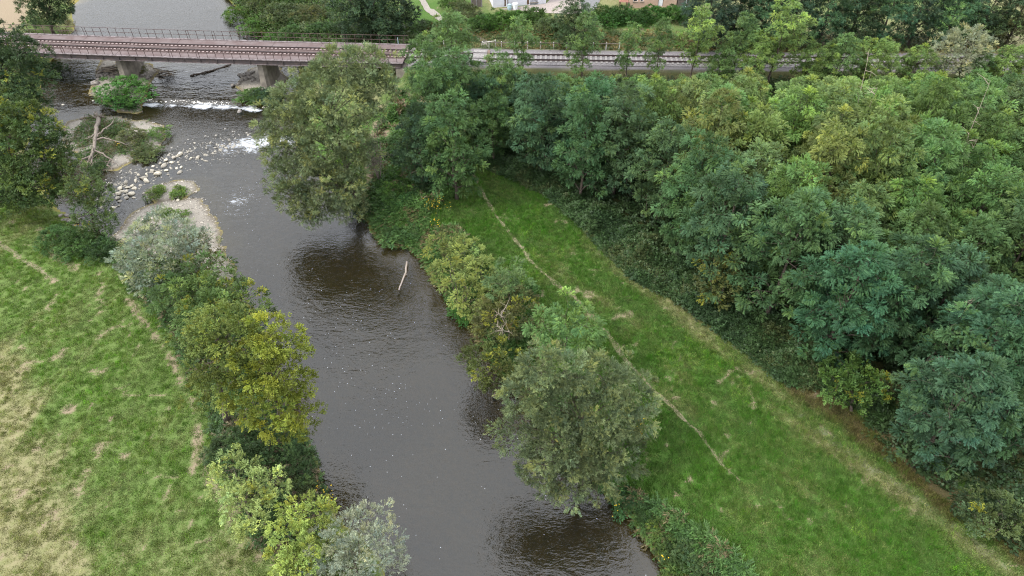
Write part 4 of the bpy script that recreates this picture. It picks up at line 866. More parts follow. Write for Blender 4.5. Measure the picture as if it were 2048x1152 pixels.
def cover(x, y, fields):
    """what grows or lies where: dry grass, bare soil, gravel, river bed, brown weeds, ballast, lush"""
    sl, sr, sb = fields
    s = np.maximum(sl, sr)
    w = water_level(x, y)
    z = np.zeros_like(x)
    n1, n2, n3 = fnoise(x, y, 6, 1), fnoise(x, y, 2.2, 8), fnoise(x, y, .9, 12)
    left = sl > 0
    # dryness, with faint mowing streaks along each field
    stl = vnoise((x * .97 - y * .22) * 5, (x * .22 + y * .97) * .35, 4, 51)
    str_ = vnoise((x * .74 + y * .67) * 5, (-x * .67 + y * .74) * .35, 4, 53)
    dl = dist_line(x, y, D['left_dry_line'])
    xd = np.interp(y, [p[1] for p in D['left_dry_line']][::-1], [p[0] for p in D['left_dry_line']][::-1])
    dry_l = .1 + .85 * sstep(4.5, -2.5, x - xd) + .6 * (n1 - .5) + .5 * (n2 - .5) + .45 * (stl - .5) + .12 * sstep(38, 48, y) + .3 * sstep(24, 17, y)
    dry_r = .04 + .6 * (n1 - .52) + .6 * (n2 - .5) + .45 * (str_ - .5)
    de = dist_line(x, y, D['edge_dry']); dry_r = dry_r + .38 * sstep(2.2, .2, de + (n2 - .5) * 2.5)
    dry_r = dry_r + .35 * sstep(54, 66, y)
    dry = np.clip(np.where(left, dry_l, dry_r), 0, 1)
    far = (y > 80); dry = np.where(far, np.clip(.45 + (n1 - .5), 0, 1), dry)
    tanf = np.maximum(sstep(-1.5, 1.5, sdist(x, y, D['tan_far_left'])), sstep(-1, 1, sdist(x, y, D['tan_far_mid'])))
    # bare soil
    soil = z.copy()
    j = (n3 - .5)
    for k, wd, am in (('track_bare', .24, .6), ('track_two', .14, .5), ('left_path', .26, .8), ('left_soil', .6, .6), ('left_soil2', .5, .7), ('left_soil3', .55, .6)):
        d = dist_line(x, y, D[k]) + j * 1.5 * wd + (n2 - .5) * wd
        soil = np.maximum(soil, am * sstep(wd, wd * .25, d))
    for (a, b, r) in D['bare_spots']:
        d = np.hypot((x - a), (y - b)) + j * r * 1.2
        soil = np.maximum(soil, .75 * sstep(r, r * .3, d))
    soil = np.maximum(soil, .6 * sstep(.66, .76, fnoise(x, y, 1.1, 31)))
    soil = np.maximum(soil, .8 * sstep(-.5, .6, sdist(x, y, D['dirt_willow']) + j))
    soil = np.maximum(soil, .9 * sstep(-.3, .4, sdist(x, y, D['dirt_gully']) + j))
    grv = sstep(-.6, .05, sb) * (s < .6)
    sand = np.maximum(sstep(-.3, .4, sdist(x, y, D['sand_bend']) + j), sstep(-.3, .4, sdist(x, y, D['sand_bend2']) + j))
    grv = np.maximum(grv, sand)
    bed = np.clip(sstep(.25, -.15, np.maximum(s, sb)), 0, 1)
    mud = sstep(.9, .1, s) * (s > -.3)
    brown = sstep(1.7, .4, dist_line(x, y, D['brown_edge']) + (n2 - .5) * 2)
    brown = np.maximum(brown, .6 * sstep(.0, 1.2, sdist(x, y, D['wood']) - 2))
    grey = .35 * sstep(.35, .1, dist_line(x, y, D['track_grey']) + j * .6)
    dt = np.abs(y - track_y(x))
    ball = sstep(2.75, 2.35, dt) * ((x < BX0 - .5) | (x > BX1 - .3))
    rough = sstep(5.5, 3.2, dt) * (x > BX1)
    return dict(dry=dry, soil=np.clip(np.maximum(soil, tanf), 0, 1), gravel=grv, bed=bed, mud=mud, brown=np.clip(np.maximum(brown, .5 * rough), 0, 1), ballast=ball, grey=grey, left=left.astype(float), s=s, sb=sb)
CV = cover(px, py, FLD)
attr_color(ground_me, 'mA', np.stack([CV['dry'], CV['soil'], CV['gravel'], CV['bed']], 1))
attr_color(ground_me, 'mC', np.stack([sstep(.75, .1, CV['sb'] + .35 * (fnoise(px, py, .9, 71) - .5)) * (CV['sb'] > -.6), CV['mud'], sstep(-2.6, -.2, np.maximum(CV['s'], CV['sb']))], 1))
attr_color(ground_me, 'mB', np.stack([CV['brown'], CV['ballast'], CV['grey'], CV['left']], 1))

def ground_material():
    m, n, l, out = new_mat('ground')
    A = n.new("ShaderNodeAttribute"); A.attribute_name = 'mA'
    B = n.new("ShaderNodeAttribute"); B.attribute_name = 'mB'
    sA = n.new("ShaderNodeSeparateColor"); l.new(A.outputs["Color"], sA.inputs[0])
    sB = n.new("ShaderNodeSeparateColor"); l.new(B.outputs["Color"], sB.inputs[0])
    g = n.new("ShaderNodeNewGeometry"); P = g.outputs["Position"]
    na = noise_node(n, l, 2.3, 6, P); nb = noise_node(n, l, 9, 6, P, .7); nc = noise_node(n, l, 28, 4, P, .7)
    green_l = mixc(n, l, ramp(n, l, nb.outputs[0], .35, .65), (.062, .105, .022), (.1, .135, .042))
    green_r = mixc(n, l, ramp(n, l, nb.outputs[0], .35, .65), (.035, .08, .012), (.053, .1, .02))
    green = mixc(n, l, B.outputs["Alpha"], green_r, green_l)
    dryc = mixc(n, l, ramp(n, l, nc.outputs[0], .3, .7), (.17, .165, .08), (.11, .12, .045))
    dryc = mixc(n, l, ramp(n, l, na.outputs[0], .4, .7), dryc, (.19, .17, .095))
    def sharp(src, w=.22):
        ad = n.new("ShaderNodeMath"); ad.operation = 'ADD'; l.new(src, ad.inputs[0])
        s2 = n.new("ShaderNodeMath"); s2.operation = 'MULTIPLY_ADD'; l.new(nb.outputs[0], s2.inputs[0])
        s2.inputs[1].default_value = w * 4; s2.inputs[2].default_value = -w * 2; l.new(s2.outputs[0], ad.inputs[1])
        return ramp(n, l, ad.outputs[0], .3, .7)
    c = mixc(n, l, sharp(sA.outputs[0]), green, dryc)
    brownc = mixc(n, l, ramp(n, l, nb.outputs[0], .35, .65), (.09, .068, .034), (.045, .048, .02))
    c = mixc(n, l, sharp(sB.outputs[0]), c, brownc)
    soilc = mixc(n, l, ramp(n, l, nb.outputs[0], .35, .7), (.22, .175, .12), (.16, .125, .085))
    c = mixc(n, l, sharp(sA.outputs[1], .32), c, soilc)
    c = mixc(n, l, sB.outputs[2], c, (.16, .14, .12))
    grav = mixc(n, l, ramp(n, l, nc.outputs[0], .3, .7), (.27, .245, .21), (.15, .135, .115))
    grav = mixc(n, l, ramp(n, l, na.outputs[0], .45, .7), grav, (.2, .185, .16))
    Cw = n.new('ShaderNodeAttribute'); Cw.attribute_name = 'mC'; sC = n.new('ShaderNodeSeparateColor'); l.new(Cw.outputs['Color'], sC.inputs[0])
    grav = mixc(n, l, sC.outputs[0], grav, (.085, .072, .055))
    c = mixc(n, l, sharp(sA.outputs[2], .1), c, grav)
    bedc = mixc(n, l, ramp(n, l, na.outputs[0], .3, .7), (.15, .108, .026), (.08, .066, .018))
    bedc = mixc(n, l, ramp(n, l, nb.outputs[0], .5, .75), bedc, (.15, .13, .065))
    bedc = mixc(n, l, sC.outputs[2], bedc, (.2, .165, .05))                        # sand of the shallows
    c = mixc(n, l, A.outputs["Alpha"], c, bedc)
    bal = mixc(n, l, ramp(n, l, nc.outputs[0], .35, .65), (.16, .145, .15), (.085, .078, .08))
    c = mixc(n, l, sB.outputs[1], c, bal)
    b = n.new("ShaderNodeBsdfPrincipled"); b.inputs["Roughness"].default_value = .95
    b.inputs["Specular IOR Level"].default_value = .15
    l.new(c, b.inputs["Base Color"])
    bp = n.new("ShaderNodeBump"); bp.inputs["Strength"].default_value = .5; bp.inputs["Distance"].default_value = .06
    ma = n.new("ShaderNodeMath"); ma.operation = 'ADD'; l.new(nb.outputs[0], ma.inputs[0]); l.new(nc.outputs[0], ma.inputs[1])
    l.new(ma.outputs[0], bp.inputs["Height"]); l.new(bp.outputs[0], b.inputs["Normal"])
    l.new(b.outputs[0], out.inputs[0]); return m
ground = link('ground', ground_me, None, ground_material())
tag(ground, 'grassy river valley ground with meadows, banks and gravel', None, None, 'structure')

# ------------------------------------------------------------------ river
def water_material():
    m, n, l, out = new_mat('river_water')
    g = n.new("ShaderNodeNewGeometry"); P = g.outputs["Position"]
    A = n.new("ShaderNodeAttribute"); A.attribute_name = 'wa'
    sp_ = n.new("ShaderNodeSeparateColor"); l.new(A.outputs["Color"], sp_.inputs[0])
    chop, foam_glint, fleck = sp_.outputs[0], sp_.outputs[1], sp_.outputs[2]
    mp = n.new("ShaderNodeMapping"); mp.inputs["Rotation"].default_value = (0, 0, math.radians(20)); mp.inputs["Scale"].default_value = (.55, 1.0, 1.0)
    l.new(P, mp.inputs[0])
    w1 = noise_node(n, l, 1.1, 3, mp.outputs[0]); w2 = noise_node(n, l, 4.6, 3, mp.outputs[0]); w3 = noise_node(n, l, .22, 2, P)
    w1.inputs["Distortion"].default_value = .6
    mm = n.new("ShaderNodeMath"); mm.operation = 'MULTIPLY'; l.new(w1.outputs[0], mm.inputs[0]); l.new(chop, mm.inputs[1])
    m2 = n.new("ShaderNodeMath"); m2.operation = 'MULTIPLY'; m2.inputs[1].default_value = .34; l.new(w2.outputs[0], m2.inputs[0])
    m4 = n.new("ShaderNodeMath"); m4.operation = 'MULTIPLY'; l.new(m2.outputs[0], m4.inputs[0])
    pt = ramp(n, l, w3.outputs[0], .35, .65, (.45, .45, .45, 1), (1, 1, 1, 1)); l.new(pt, m4.inputs[1])
    m3 = n.new("ShaderNodeMath"); m3.operation = 'ADD'; l.new(mm.outputs[0], m3.inputs[0]); l.new(m4.outputs[0], m3.inputs[1])
    bp = n.new("ShaderNodeBump"); bp.inputs["Strength"].default_value = .8; bp.inputs["Distance"].default_value = .17
    l.new(m3.outputs[0], bp.inputs["Height"])
    fr = n.new("ShaderNodeFresnel"); fr.inputs["IOR"].default_value = 1.62; l.new(bp.outputs[0], fr.inputs["Normal"])
    gl = n.new("ShaderNodeBsdfGlossy"); gl.inputs["Roughness"].default_value = .05; l.new(bp.outputs[0], gl.inputs["Normal"])
    tr = n.new("ShaderNodeBsdfTransparent"); tr.inputs[0].default_value = (.46, .41, .22, 1)
    sus = n.new("ShaderNodeBsdfDiffuse"); sus.inputs[0].default_value = (.018, .025, .025, 1)     # silt in the water
    mt = n.new("ShaderNodeMixShader"); mt.inputs[0].default_value = .16; l.new(tr.outputs[0], mt.inputs[1]); l.new(sus.outputs[0], mt.inputs[2])
    mx = n.new("ShaderNodeMixShader"); l.new(fr.outputs[0], mx.inputs[0]); l.new(mt.outputs[0], mx.inputs[1]); l.new(gl.outputs[0], mx.inputs[2])
    # white water, painted sky glint and foam flecks
    f1 = noise_node(n, l, 2.4, 8, mp.outputs[0], .8); f1.inputs['Distortion'].default_value = 1.2
    fa = n.new("ShaderNodeMath"); fa.operation = 'MULTIPLY_ADD'; l.new(foam_glint, fa.inputs[0]); fa.inputs[1].default_value = .62; l.new(f1.outputs[0], fa.inputs[2])
    ff = ramp(n, l, fa.outputs[0], .74, 1.08)
    vo = n.new("ShaderNodeTexVoronoi"); vo.inputs["Scale"].default_value = 5.0; l.new(P, vo.inputs["Vector"])
    vr = ramp(n, l, vo.outputs["Distance"], .05, .16, (1, 1, 1, 1), (0, 0, 0, 1))
    sv = n.new("ShaderNodeSeparateColor"); l.new(vo.outputs["Color"], sv.inputs[0])
    lt = n.new("ShaderNodeMath"); lt.operation = 'LESS_THAN'; l.new(sv.outputs[0], lt.inputs[0]); l.new(fleck, lt.inputs[1])
    fk = n.new("ShaderNodeMath"); fk.operation = 'MULTIPLY'; l.new(vr, fk.inputs[0]); l.new(lt.outputs[0], fk.inputs[1])
    fm = n.new("ShaderNodeMath"); fm.operation = 'MAXIMUM'; l.new(ff, fm.inputs[0]); l.new(fk.outputs[0], fm.inputs[1])
    wd = n.new("ShaderNodeBsdfDiffuse"); wd.inputs[0].default_value = (.55, .57, .6, 1)
    fin = n.new("ShaderNodeMixShader"); l.new(fm.outputs[0], fin.inputs[0]); l.new(mx.outputs[0], fin.inputs[1]); l.new(wd.outputs[0], fin.inputs[2])
    l.new(fin.outputs[0], out.inputs[0]); return m
wx = axis(-66, 16, .28, .28, -66.1, 16.1); wy = axis(6, 120, .2, .35, -300, 1500)
XX, YY = np.meshgrid(wx, wy); qx, qy = XX.ravel(), YY.ravel()
wl0 = water_level(qx, qy)
wf = land_fields(qx, qy); wsd = np.maximum(wf[0], wf[1])
yw = np.interp(qx, WX, WY); yr = np.interp(qx, RX, RY)
dw, dr = qy - yw, qy - yr
shal = np.exp(-((dr) / 2.2)**2) * sstep(-45, -30, qx)
weirp = np.exp(-((dw + .5) / 1.0)**2) * sstep(-44.8, -43.5, qx) * sstep(-29, -31, qx)
waves = (vnoise(qx, qy, .55, 40) - .5) * (.16 * shal + .12 * weirp) + (vnoise(qx, qy, .9, 41) - .5) * .07 * sstep(2, 6, dw) * sstep(10, 6, dw)
pa = D['glint_patch'][0]
patch = np.exp(-(((qx - pa[0]) / 2.0)**2 + ((qy - pa[1]) / 3.4)**2))  # where a bright sky reflection is painted white onto the water
patch2 = np.exp(-(((qx - pa[0] - 2.5) / 2.6)**2 + ((qy - pa[1] - 7.5) / 2.0)**2))
foam_glint = np.clip((.1 + 1.15 * fnoise(qx, qy * 0, 1.6, 43)) * np.exp(-((dw + .8) / (.35 + .5 * fnoise(qx, qy * 0, 2.5, 48)))**2) * (weirp > .02) * sstep(-44.9, -44, qx) * sstep(-29.2, -30, qx)
               + .52 * shal * sstep(-37.5, -27.5, qx) * (.1 + fnoise(qx, qy, 1.0, 44)) + .22 * shal + .4 * patch * (.4 + fnoise(qx, qy, 1.2, 49)), 0, 1.2)  # patch term is the painted glint, the others are white water
mid = np.interp(qy, [p[1] for p in sorted(LE, key=lambda p: p[1])], [p[0] for p in sorted(LE, key=lambda p: p[1])])
fleck = .6 * patch + .22 * sstep(1.5, 5, qx - mid) * sstep(14, 7, qx - mid) * sstep(20, 30, qy) * sstep(60, 48, qy) * (fnoise(qx, qy, 4, 46) > .5) + .02  # patch term paints glint specks, the band is drifting froth
chop = .25 + .9 * shal + .8 * patch + .35 * np.exp(-((dr + 6) / 6)**2) + .9 * sstep(-1, 0, dw) * sstep(14, 8, dw) + .25 * fnoise(qx, qy, 5, 47) - .1 * sstep(14, 22, dw)
chop = chop * np.where(qy > 86, .22, 1)
wi = np.arange(len(qx)).reshape(len(wy), len(wx))
wfaces = np.stack([wi[:-1, :-1], wi[:-1, 1:], wi[1:, 1:], wi[1:, :-1]], -1).reshape(-1, 4)
keep = (wsd[wfaces] < .9).any(1)
wfaces = wfaces[keep]
used = np.unique(wfaces); remap = np.full(len(qx), -1); remap[used] = np.arange(len(used))
river_me = mesh_np('river', np.stack([qx, qy, wl0 + waves], 1)[used], remap[wfaces], 4, True)
attr_color(river_me, 'wa', np.stack([np.clip(chop, 0, 2), foam_glint, np.clip(fleck, 0, 1), np.ones_like(qx)], 1)[used])
river = link('river', river_me, None, water_material())
tag(river, 'grey brown river running over a weir and a stony riffle', None, None, 'structure')

# ------------------------------------------------------------------ foliage
def sprig_template(kind, seed):
    r = np.random.default_rng(seed); V = []; Fc = []
    def leaf(p, d, nrm, ln, wd):
        d = d / np.linalg.norm(d); s = np.cross(nrm, d); s /= np.linalg.norm(s) + 1e-9
        o = len(V)
        V.extend([p, p + d * ln * .45 + s * wd * .5, p + d * ln - nrm * ln * .12, p + d * ln * .45 - s * wd * .5])
        Fc.append((o, o+1, o+2)); Fc.append((o, o+2, o+3))
    up = np.array([0, 0, 1.])
    if kind == 'locust':
        for i in range(4):
            t = .12 + .25 * i; p = np.array([t, 0, -.22 * t * t])
            for sgn in (-1, 1):
                d = np.array([.45, sgn * 1.0, -.12]) + r.normal(0, .12, 3)
                ln, wd = .36 * (1 - .25 * abs(t - .5)), .24
                q = p + d / np.linalg.norm(d) * ln; o = len(V)
                V.extend([p - np.array([wd * .5, 0, 0]), p + np.array([wd * .5, 0, 0]), q - up * .05]); Fc.append((o, o+1, o+2))
        o = len(V); V.extend([np.array([.9, -.09, -.2]), np.array([.9, .09, -.2]), np.array([1.2, 0, -.36])]); Fc.append((o, o+1, o+2))
    elif kind == 'broad':
        for i in range(6):
            t = .1 + .16 * i; p = np.array([t, 0, -.06 * t]) + r.normal(0, .04, 3)
            a = (1 if i % 2 else -1) * r.uniform(.5, 1.2)
            d = np.array([math.cos(a), math.sin(a), r.normal(0, .25)])
            nrm = up + r.normal(0, .45, 3); nrm /= np.linalg.norm(nrm)
            leaf(p, d, nrm, r.uniform(.38, .52), r.uniform(.26, .36))
    elif kind == 'willow':
        for i in range(8):
            t = .05 + .12 * i; p = np.array([t, 0, -.08 * t * t])
            a = (1 if i % 2 else -1) * r.uniform(.35, .9)
            d = np.array([math.cos(a), math.sin(a), r.normal(.05, .3)])
            nrm = up + r.normal(0, .5, 3); nrm /= np.linalg.norm(nrm)
            leaf(p, d, nrm, r.uniform(.38, .55), r.uniform(.12, .16))
    elif kind == 'blade':
        for i in range(9):
            a = r.uniform(0, 6.28); d = np.array([math.cos(a) * .5, math.sin(a) * .5, 1]); o = len(V)
            p = np.array([math.cos(a) * .08, math.sin(a) * .08, 0]); s = np.array([-math.sin(a), math.cos(a), 0]) * .035
            V.extend([p - s, p + s, p + d * r.uniform(.6, 1)]); Fc.append((o, o+1, o+2))
    return np.array(V), np.array(Fc)
TEMPL = {k: [sprig_template(k, s) for s in range(3)] for k in ('locust', 'broad', 'willow', 'blade')}
SPEC = dict(locust=dict(rs=.58, m=62, size=.255, dens=.78, droop=.35, stretch=1.25), broad=dict(rs=.48, m=28, size=.315, dens=.95, droop=.05, stretch=1.4),
            willow=dict(rs=.44, m=32, size=.3, dens=1.05, droop=-.1, stretch=1.6, lobe=1.0))
def unit(a): return a / (np.linalg.norm(a, axis=1, keepdims=True) + 1e-9)

def crown_mesh(name, lobes, kind, r, size=1.0, yellow=0.0, tree_col=None, dens=1.0, low=-.55):
    sp = SPEC[kind]; L = np.array(lobes, float)
    rs = sp['rs'] * math.sqrt(size); C, N, SHT, LB = [], [], [], []
    L[:, 3] *= sp.get('lobe', .9)
    for i, (x, y, z, R) in enumerate(L):
        n = max(6, int(dens * sp['dens'] * 4 * math.pi * R * R / (rs / .55)**1.2))
        k = np.arange(n) + .5; ph = np.arccos(1 - 2 * k / n); th = math.pi * (1 + 5**.5) * k + r.uniform(0, 6)
        d = np.stack([np.cos(th) * np.sin(ph), np.sin(th) * np.sin(ph), np.cos(ph)], 1) + r.normal(0, .16, (n, 3)); d = unit(d)
        d = d[d[:, 2] > low]
        rad_ = r.uniform(.6, 1.02, (len(d), 1)); far_ = r.random((len(d), 1)) < .16; rad_ = np.where(far_, r.uniform(1.05, 1.36, rad_.shape), rad_)
        p = np.array([x, y, z]) + d * (R * rad_) * np.array([1, 1, .88])
        ok = np.ones(len(p), bool)
        for j, (a, b, c, Q) in enumerate(L):
            if j != i: ok &= (((p - [a, b, c]) / Q)**2).sum(1) > .55
        C.append(p[ok]); N.append(d[ok]); SHT.append(far_[ok, 0]); LB.append(np.full(ok.sum(), r.normal(0, .11)))
    C = np.vstack(C); N = np.vstack(N); nc = len(C); SHT = np.concatenate(SHT); LB = np.concatenate(LB)
    m = sp['m']
    cid = np.repeat(np.arange(nc), m)
    crs = rs * r.uniform(.65, 1.3, nc)
    g = unit(r.normal(0, 1, (nc * m, 3)))
    d = unit(g + .75 * N[cid] + np.array([0, 0, .4]))
    off = d * (crs[cid] * r.uniform(.25, 1.0, nc * m)**.7)[:, None] * np.array([1, 1, .72])
    axis_ = unit(N[cid] + np.array([0, 0, .55])); off += axis_ * ((off * axis_).sum(1) * (sp['stretch'] - 1) * r.uniform(.4, 1.4, nc)[cid])[:, None]
    p = C[cid] + off
    X = unit(d + .3 * N[cid] + np.array([0, 0, -sp['droop']]) + r.normal(0, .3, d.shape))
    Zn = unit(np.array([0, 0, .9]) + .5 * N[cid] + r.normal(0, .32, d.shape))
    # sparse inner leaves so that limbs are clothed
    nf = int(.12 * len(p)); li = r.integers(0, len(L), nf)
    pf = L[li, :3] + unit(r.normal(0, 1, (nf, 3))) * (L[li, 3] * r.uniform(.2, .75, nf))[:, None]
    p = np.vstack([p, pf]); X = np.vstack([X, unit(r.normal(0, 1, (nf, 3)))]); Zn = np.vstack([Zn, unit(r.normal(0, .5, (nf, 3)) + [0, 0, 1])])
    cid = np.concatenate([cid, r.integers(0, nc, nf)])
    Y = unit(np.cross(Zn, X)); Z = np.cross(X, Y)
    s = sp['size'] * size * r.uniform(.75, 1.25, len(p))
    # leaf colour: per clump and per sprig, plus turning (yellow) clumps
    cb = np.clip(1 + .2 * r.normal(0, 1, nc) + LB, .55, 1.6)[cid] * np.clip(1 + .14 * r.normal(0, 1, len(p)), .6, 1.6)
    hue = r.normal(0, .05, nc)[cid] + r.normal(0, .04, len(p))
    col = np.stack([cb * (1 + hue * 1.2), cb * (1 + hue * .35), cb * (1 - hue)], 1)
    young = SHT[cid] & (r.random(len(p)) < .6)
    col[young] *= np.array([1.35, 1.22, .95])                     # fresh shoot tips
    if yellow > 0:
        zmin, zmax = p[:, 2].min(), p[:, 2].max()
        hf = sstep(.35, .95, (p[:, 2] - zmin) / (zmax - zmin))
        yc = r.random(nc)[cid] < yellow * 1.6 * (.25 + hf)
        ys = yc & (r.random(len(p)) < .55)
        yel = np.array([.24, .25, .035]) / np.array(tree_col) * .8
        col[ys] = yel * r.uniform(.6, 1.1, (ys.sum(), 1))
    if kind == 'willow':
        pale = r.random(len(p)) < .1; col[pale] *= 1.45
    vs, fs, cs = [], [], []; off = 0
    var = r.integers(0, 3, len(p))
    for t in range(3):
        T, Fc = TEMPL[kind][t]; q = var == t; n = q.sum()
        if n == 0: continue
        B = np.stack([X[q], Y[q], Z[q]], 2) * s[q][:, None, None]           # columns
        v = np.einsum('nij,kj->nki', B, T) + p[q][:, None, :]
        f = Fc[None] + (np.arange(n) * len(T))[:, None, None] + off
        vs.append(v.reshape(-1, 3)); fs.append(f.reshape(-1, 3)); cs.append(np.repeat(col[q], len(Fc), 0)); off += n * len(T)
    me = mesh_np(name, np.vstack(vs), np.vstack(fs), 3)
    attr_color(me, 'col', np.clip(np.vstack(cs), .05, 12), 'FACE')
    me.materials.append(M['leaf'])
    return me, C

def wood_mesh(lobes, C, r, base_z, trunk_r, seed_pts=5):
    L = np.array(lobes, float)
    top = L[np.argmax(L[:, 2])]
    cx = (L[:, 0].mean(), L[:, 1].mean())
    H = top[2]
    tr = MB(); pts = []
    n = 7
    for i in range(n):
        t = i / (n - 1)
        pts.append((cx[0] * t * .8 + r.normal(0, .08) * (i > 0), cx[1] * t * .8 + r.normal(0, .08) * (i > 0), base_z + (H * .86 - base_z) * t))
    rad = [trunk_r * (1.25 if i == 0 else 1 - .82 * i / (n - 1)) for i in range(n)]
    tr.tube(pts, rad, 7)
    br = MB()
    P = np.array(pts)
    for (x, y, z, R) in L:
        k = int(np.clip(np.searchsorted(P[:, 2], z - R * 1.3 - .25 * math.hypot(x, y)), 1, n - 2))
        a = P[k]; e = np.array([x, y, z + .2 * R]); mdl = (a + e) / 2 + np.array([0, 0, .12 * np.linalg.norm(e - a)]) + r.normal(0, .12, 3)
        r0 = rad[k] * .5
        br.tube([a, mdl, e], [r0, r0 * .7, r0 * .35], 5, False)
        dd = ((C - [x, y, z])**2).sum(1); near = np.where(dd < (R * 1.15)**2)[0]
        for q in r.choice(near, min(seed_pts, len(near)), replace=False) if len(near) else []:
            m2 = (e + C[q]) / 2 + r.normal(0, .1, 3)
            br.tube([e, m2, C[q]], [r0 * .33, r0 * .22, .008], 4, False)
    return tr, br

def grow(name, label, cat, loc, lobes, kind, col, r, size=1., yellow=0., trunk_r=.16, group=None, dens=1.0):
    root = empty(name, loc)
    tag(root, label, cat, group)
    me, C = crown_mesh('crown', lobes, kind, r, size, yellow, col, dens)
    cr = link('crown', me, root); cr.color = (*col, 1)
    bz = min(0, gz(loc[0], loc[1]) - loc[2]) - .25
    tr, br = wood_mesh(lobes, C, r, bz, trunk_r)
    tr.obj('trunk', M['bark'], root, True); br.obj('branches', M['bark'], root, True)
    return root

for i, h in enumerate(D['heroes']):
    r = np.random.default_rng(100 + i)
    big = max(l[2] for l in h['lobes'])
    grow(h['name'], h['label'], h['cat'], h['loc'], h['lobes'], h['spec'], h['col'], r, h.get('size', 1.), h.get('yellow', 0.), .07 + .02 * big, None, 1.3 if h['name'] == 'willow_tree' else 1.0)

# --- locust prototypes, then copies
def locust_lobes(r, Ht=12.0):
    L = [(0, 0, Ht - 1.3, 1.25)]
    for z, n, rad, R in ((10.0, 3, 1.2, 1.25), (8.2, 5, 1.95, 1.3), (6.3, 5, 2.25, 1.35), (4.4, 5, 2.1, 1.25), (2.9, 4, 1.6, 1.05)):
        a0 = r.uniform(0, 6.28)
        for k in range(n):
            a = a0 + 6.283 * k / n + r.normal(0, .25); q = rad * r.uniform(.75, 1.2)
            L.append((q * math.cos(a), q * math.sin(a), z + r.normal(0, .45), R * r.uniform(.75, 1.15)))
    return L
PROTO = []
for i in range(5):
    r = np.random.default_rng(300 + i); Lb = locust_lobes(r)
    me, C = crown_mesh('crown', Lb, 'locust', r, 1.0, 0., None, .9)
    tr, br = wood_mesh(Lb, C, r, -.3, .2, 3)
    a, b = tr.mesh('trunk', True), br.mesh('branches', True)
    a.materials.append(M['bark']); b.materials.append(M['bark'])
    PROTO.append((me, a, b))
YOUNG = []
for i in range(2):
    r = np.random.default_rng(330 + i)
    Lb = [(0, 0, 11, .9)] + [(q * math.cos(a), q * math.sin(a), z, R) for z, q, R, a in [(zz, r.uniform(.6, 1.9), r.uniform(.7, 1.15), r.uniform(0, 6.28)) for zz in np.linspace(3.5, 10, 11)]]
    me, C = crown_mesh('crown', Lb, 'locust', r, 1.0, 0., None, 1.15)
    tr, br = wood_mesh(Lb, C, r, -.3, .14, 4)
    a, b = tr.mesh('trunk', True), br.mesh('branches', True)
    a.materials.append(M['bark']); b.materials.append(M['bark'])
    YOUNG.append((me, a, b))
def place_proto(proto, name, label, cat, loc, rz, sxy, sz, col, group):
    root = empty(name, loc, rz); root.scale = (sxy, sxy, sz)
    tag(root, label, cat, group)
    for nm, me in zip(('crown', 'trunk', 'branches'), proto):
        o = bpy.data.objects.new(nm, me); COL.objects.link(o); o.parent = root
        if nm == 'crown': o.color = (*col, 1)
    return root
for i, (name, label, x, y, zg, h, w, col, group) in enumerate(D['locusts']):
    s = h / 12.0
    place_proto(YOUNG[i % 2] if group and group.startswith('young') else PROTO[(i * 3 + i // 5) % 5], name, label, 'tree', (x, y, gz(x, y)), random.uniform(0, 6.28), (s * .55 + .45 * math.sqrt(s)) * w, s, col, group)

# --- shrub prototypes (radius 1.2 m and 2.4 m, two forms each), then copies
def shrub_lobes(r, R):
    L = [(0, 0, R * .62, R * .52)]
    for n, rad, z, q in ((5, .5, .52, .42), (7, .68, .25, .34)):
        a0 = r.uniform(0, 6.28)
        for k in range(n):
            a = a0 + 6.283 * k / n + r.normal(0, .2)
            L.append((R * rad * math.cos(a) * r.uniform(.85, 1.15), R * rad * math.sin(a) * r.uniform(.85, 1.15), R * z * r.uniform(.8, 1.25), R * q * r.uniform(.85, 1.15)))
    return L
SH = {}
for R in (.7, 1.2, 2.4):
    for f in range(2):
        r = np.random.default_rng(int(R * 10) + 40 * f + 500); Lb = shrub_lobes(r, R)
        kind = 'broad' if f == 0 else 'willow'
        me, C = crown_mesh('crown', Lb, kind, r, {.7: .45, 1.2: .62, 2.4: .85}[R], 0., None, 1.0, -.2)
        tr, br = wood_mesh(Lb, C, r, -.3, .03 + .02 * R, 3)
        a, b = tr.mesh('trunk', True), br.mesh('branches', True)
        a.materials.append(M['bark']); b.materials.append(M['bark']); SH[(R, f)] = (me, a, b)
for i, (name, label, x, y, zg, rm, col, group) in enumerate(D['shrubs']):
    R = .7 if rm < 1.0 else 1.2 if rm < 1.75 else 2.4
    s = rm / R
    f = 0 if ('hedge' in name or 'bramble' in label or i % 3) else 1
    fl = .8 if 'tuft' in name else .72
    if 'conifer' in name: fl = 1.0
    if 'hedge' in name: fl = .85
    if 'islet' in name or 'bar_bush' in name: fl = .52
    place_proto(SH[(R, f)], name, label, 'shrub' if 'tuft' not in name else 'grass clump', (x, y, gz(x, y) - .08), i * 2.4, s, s * fl, col, group)

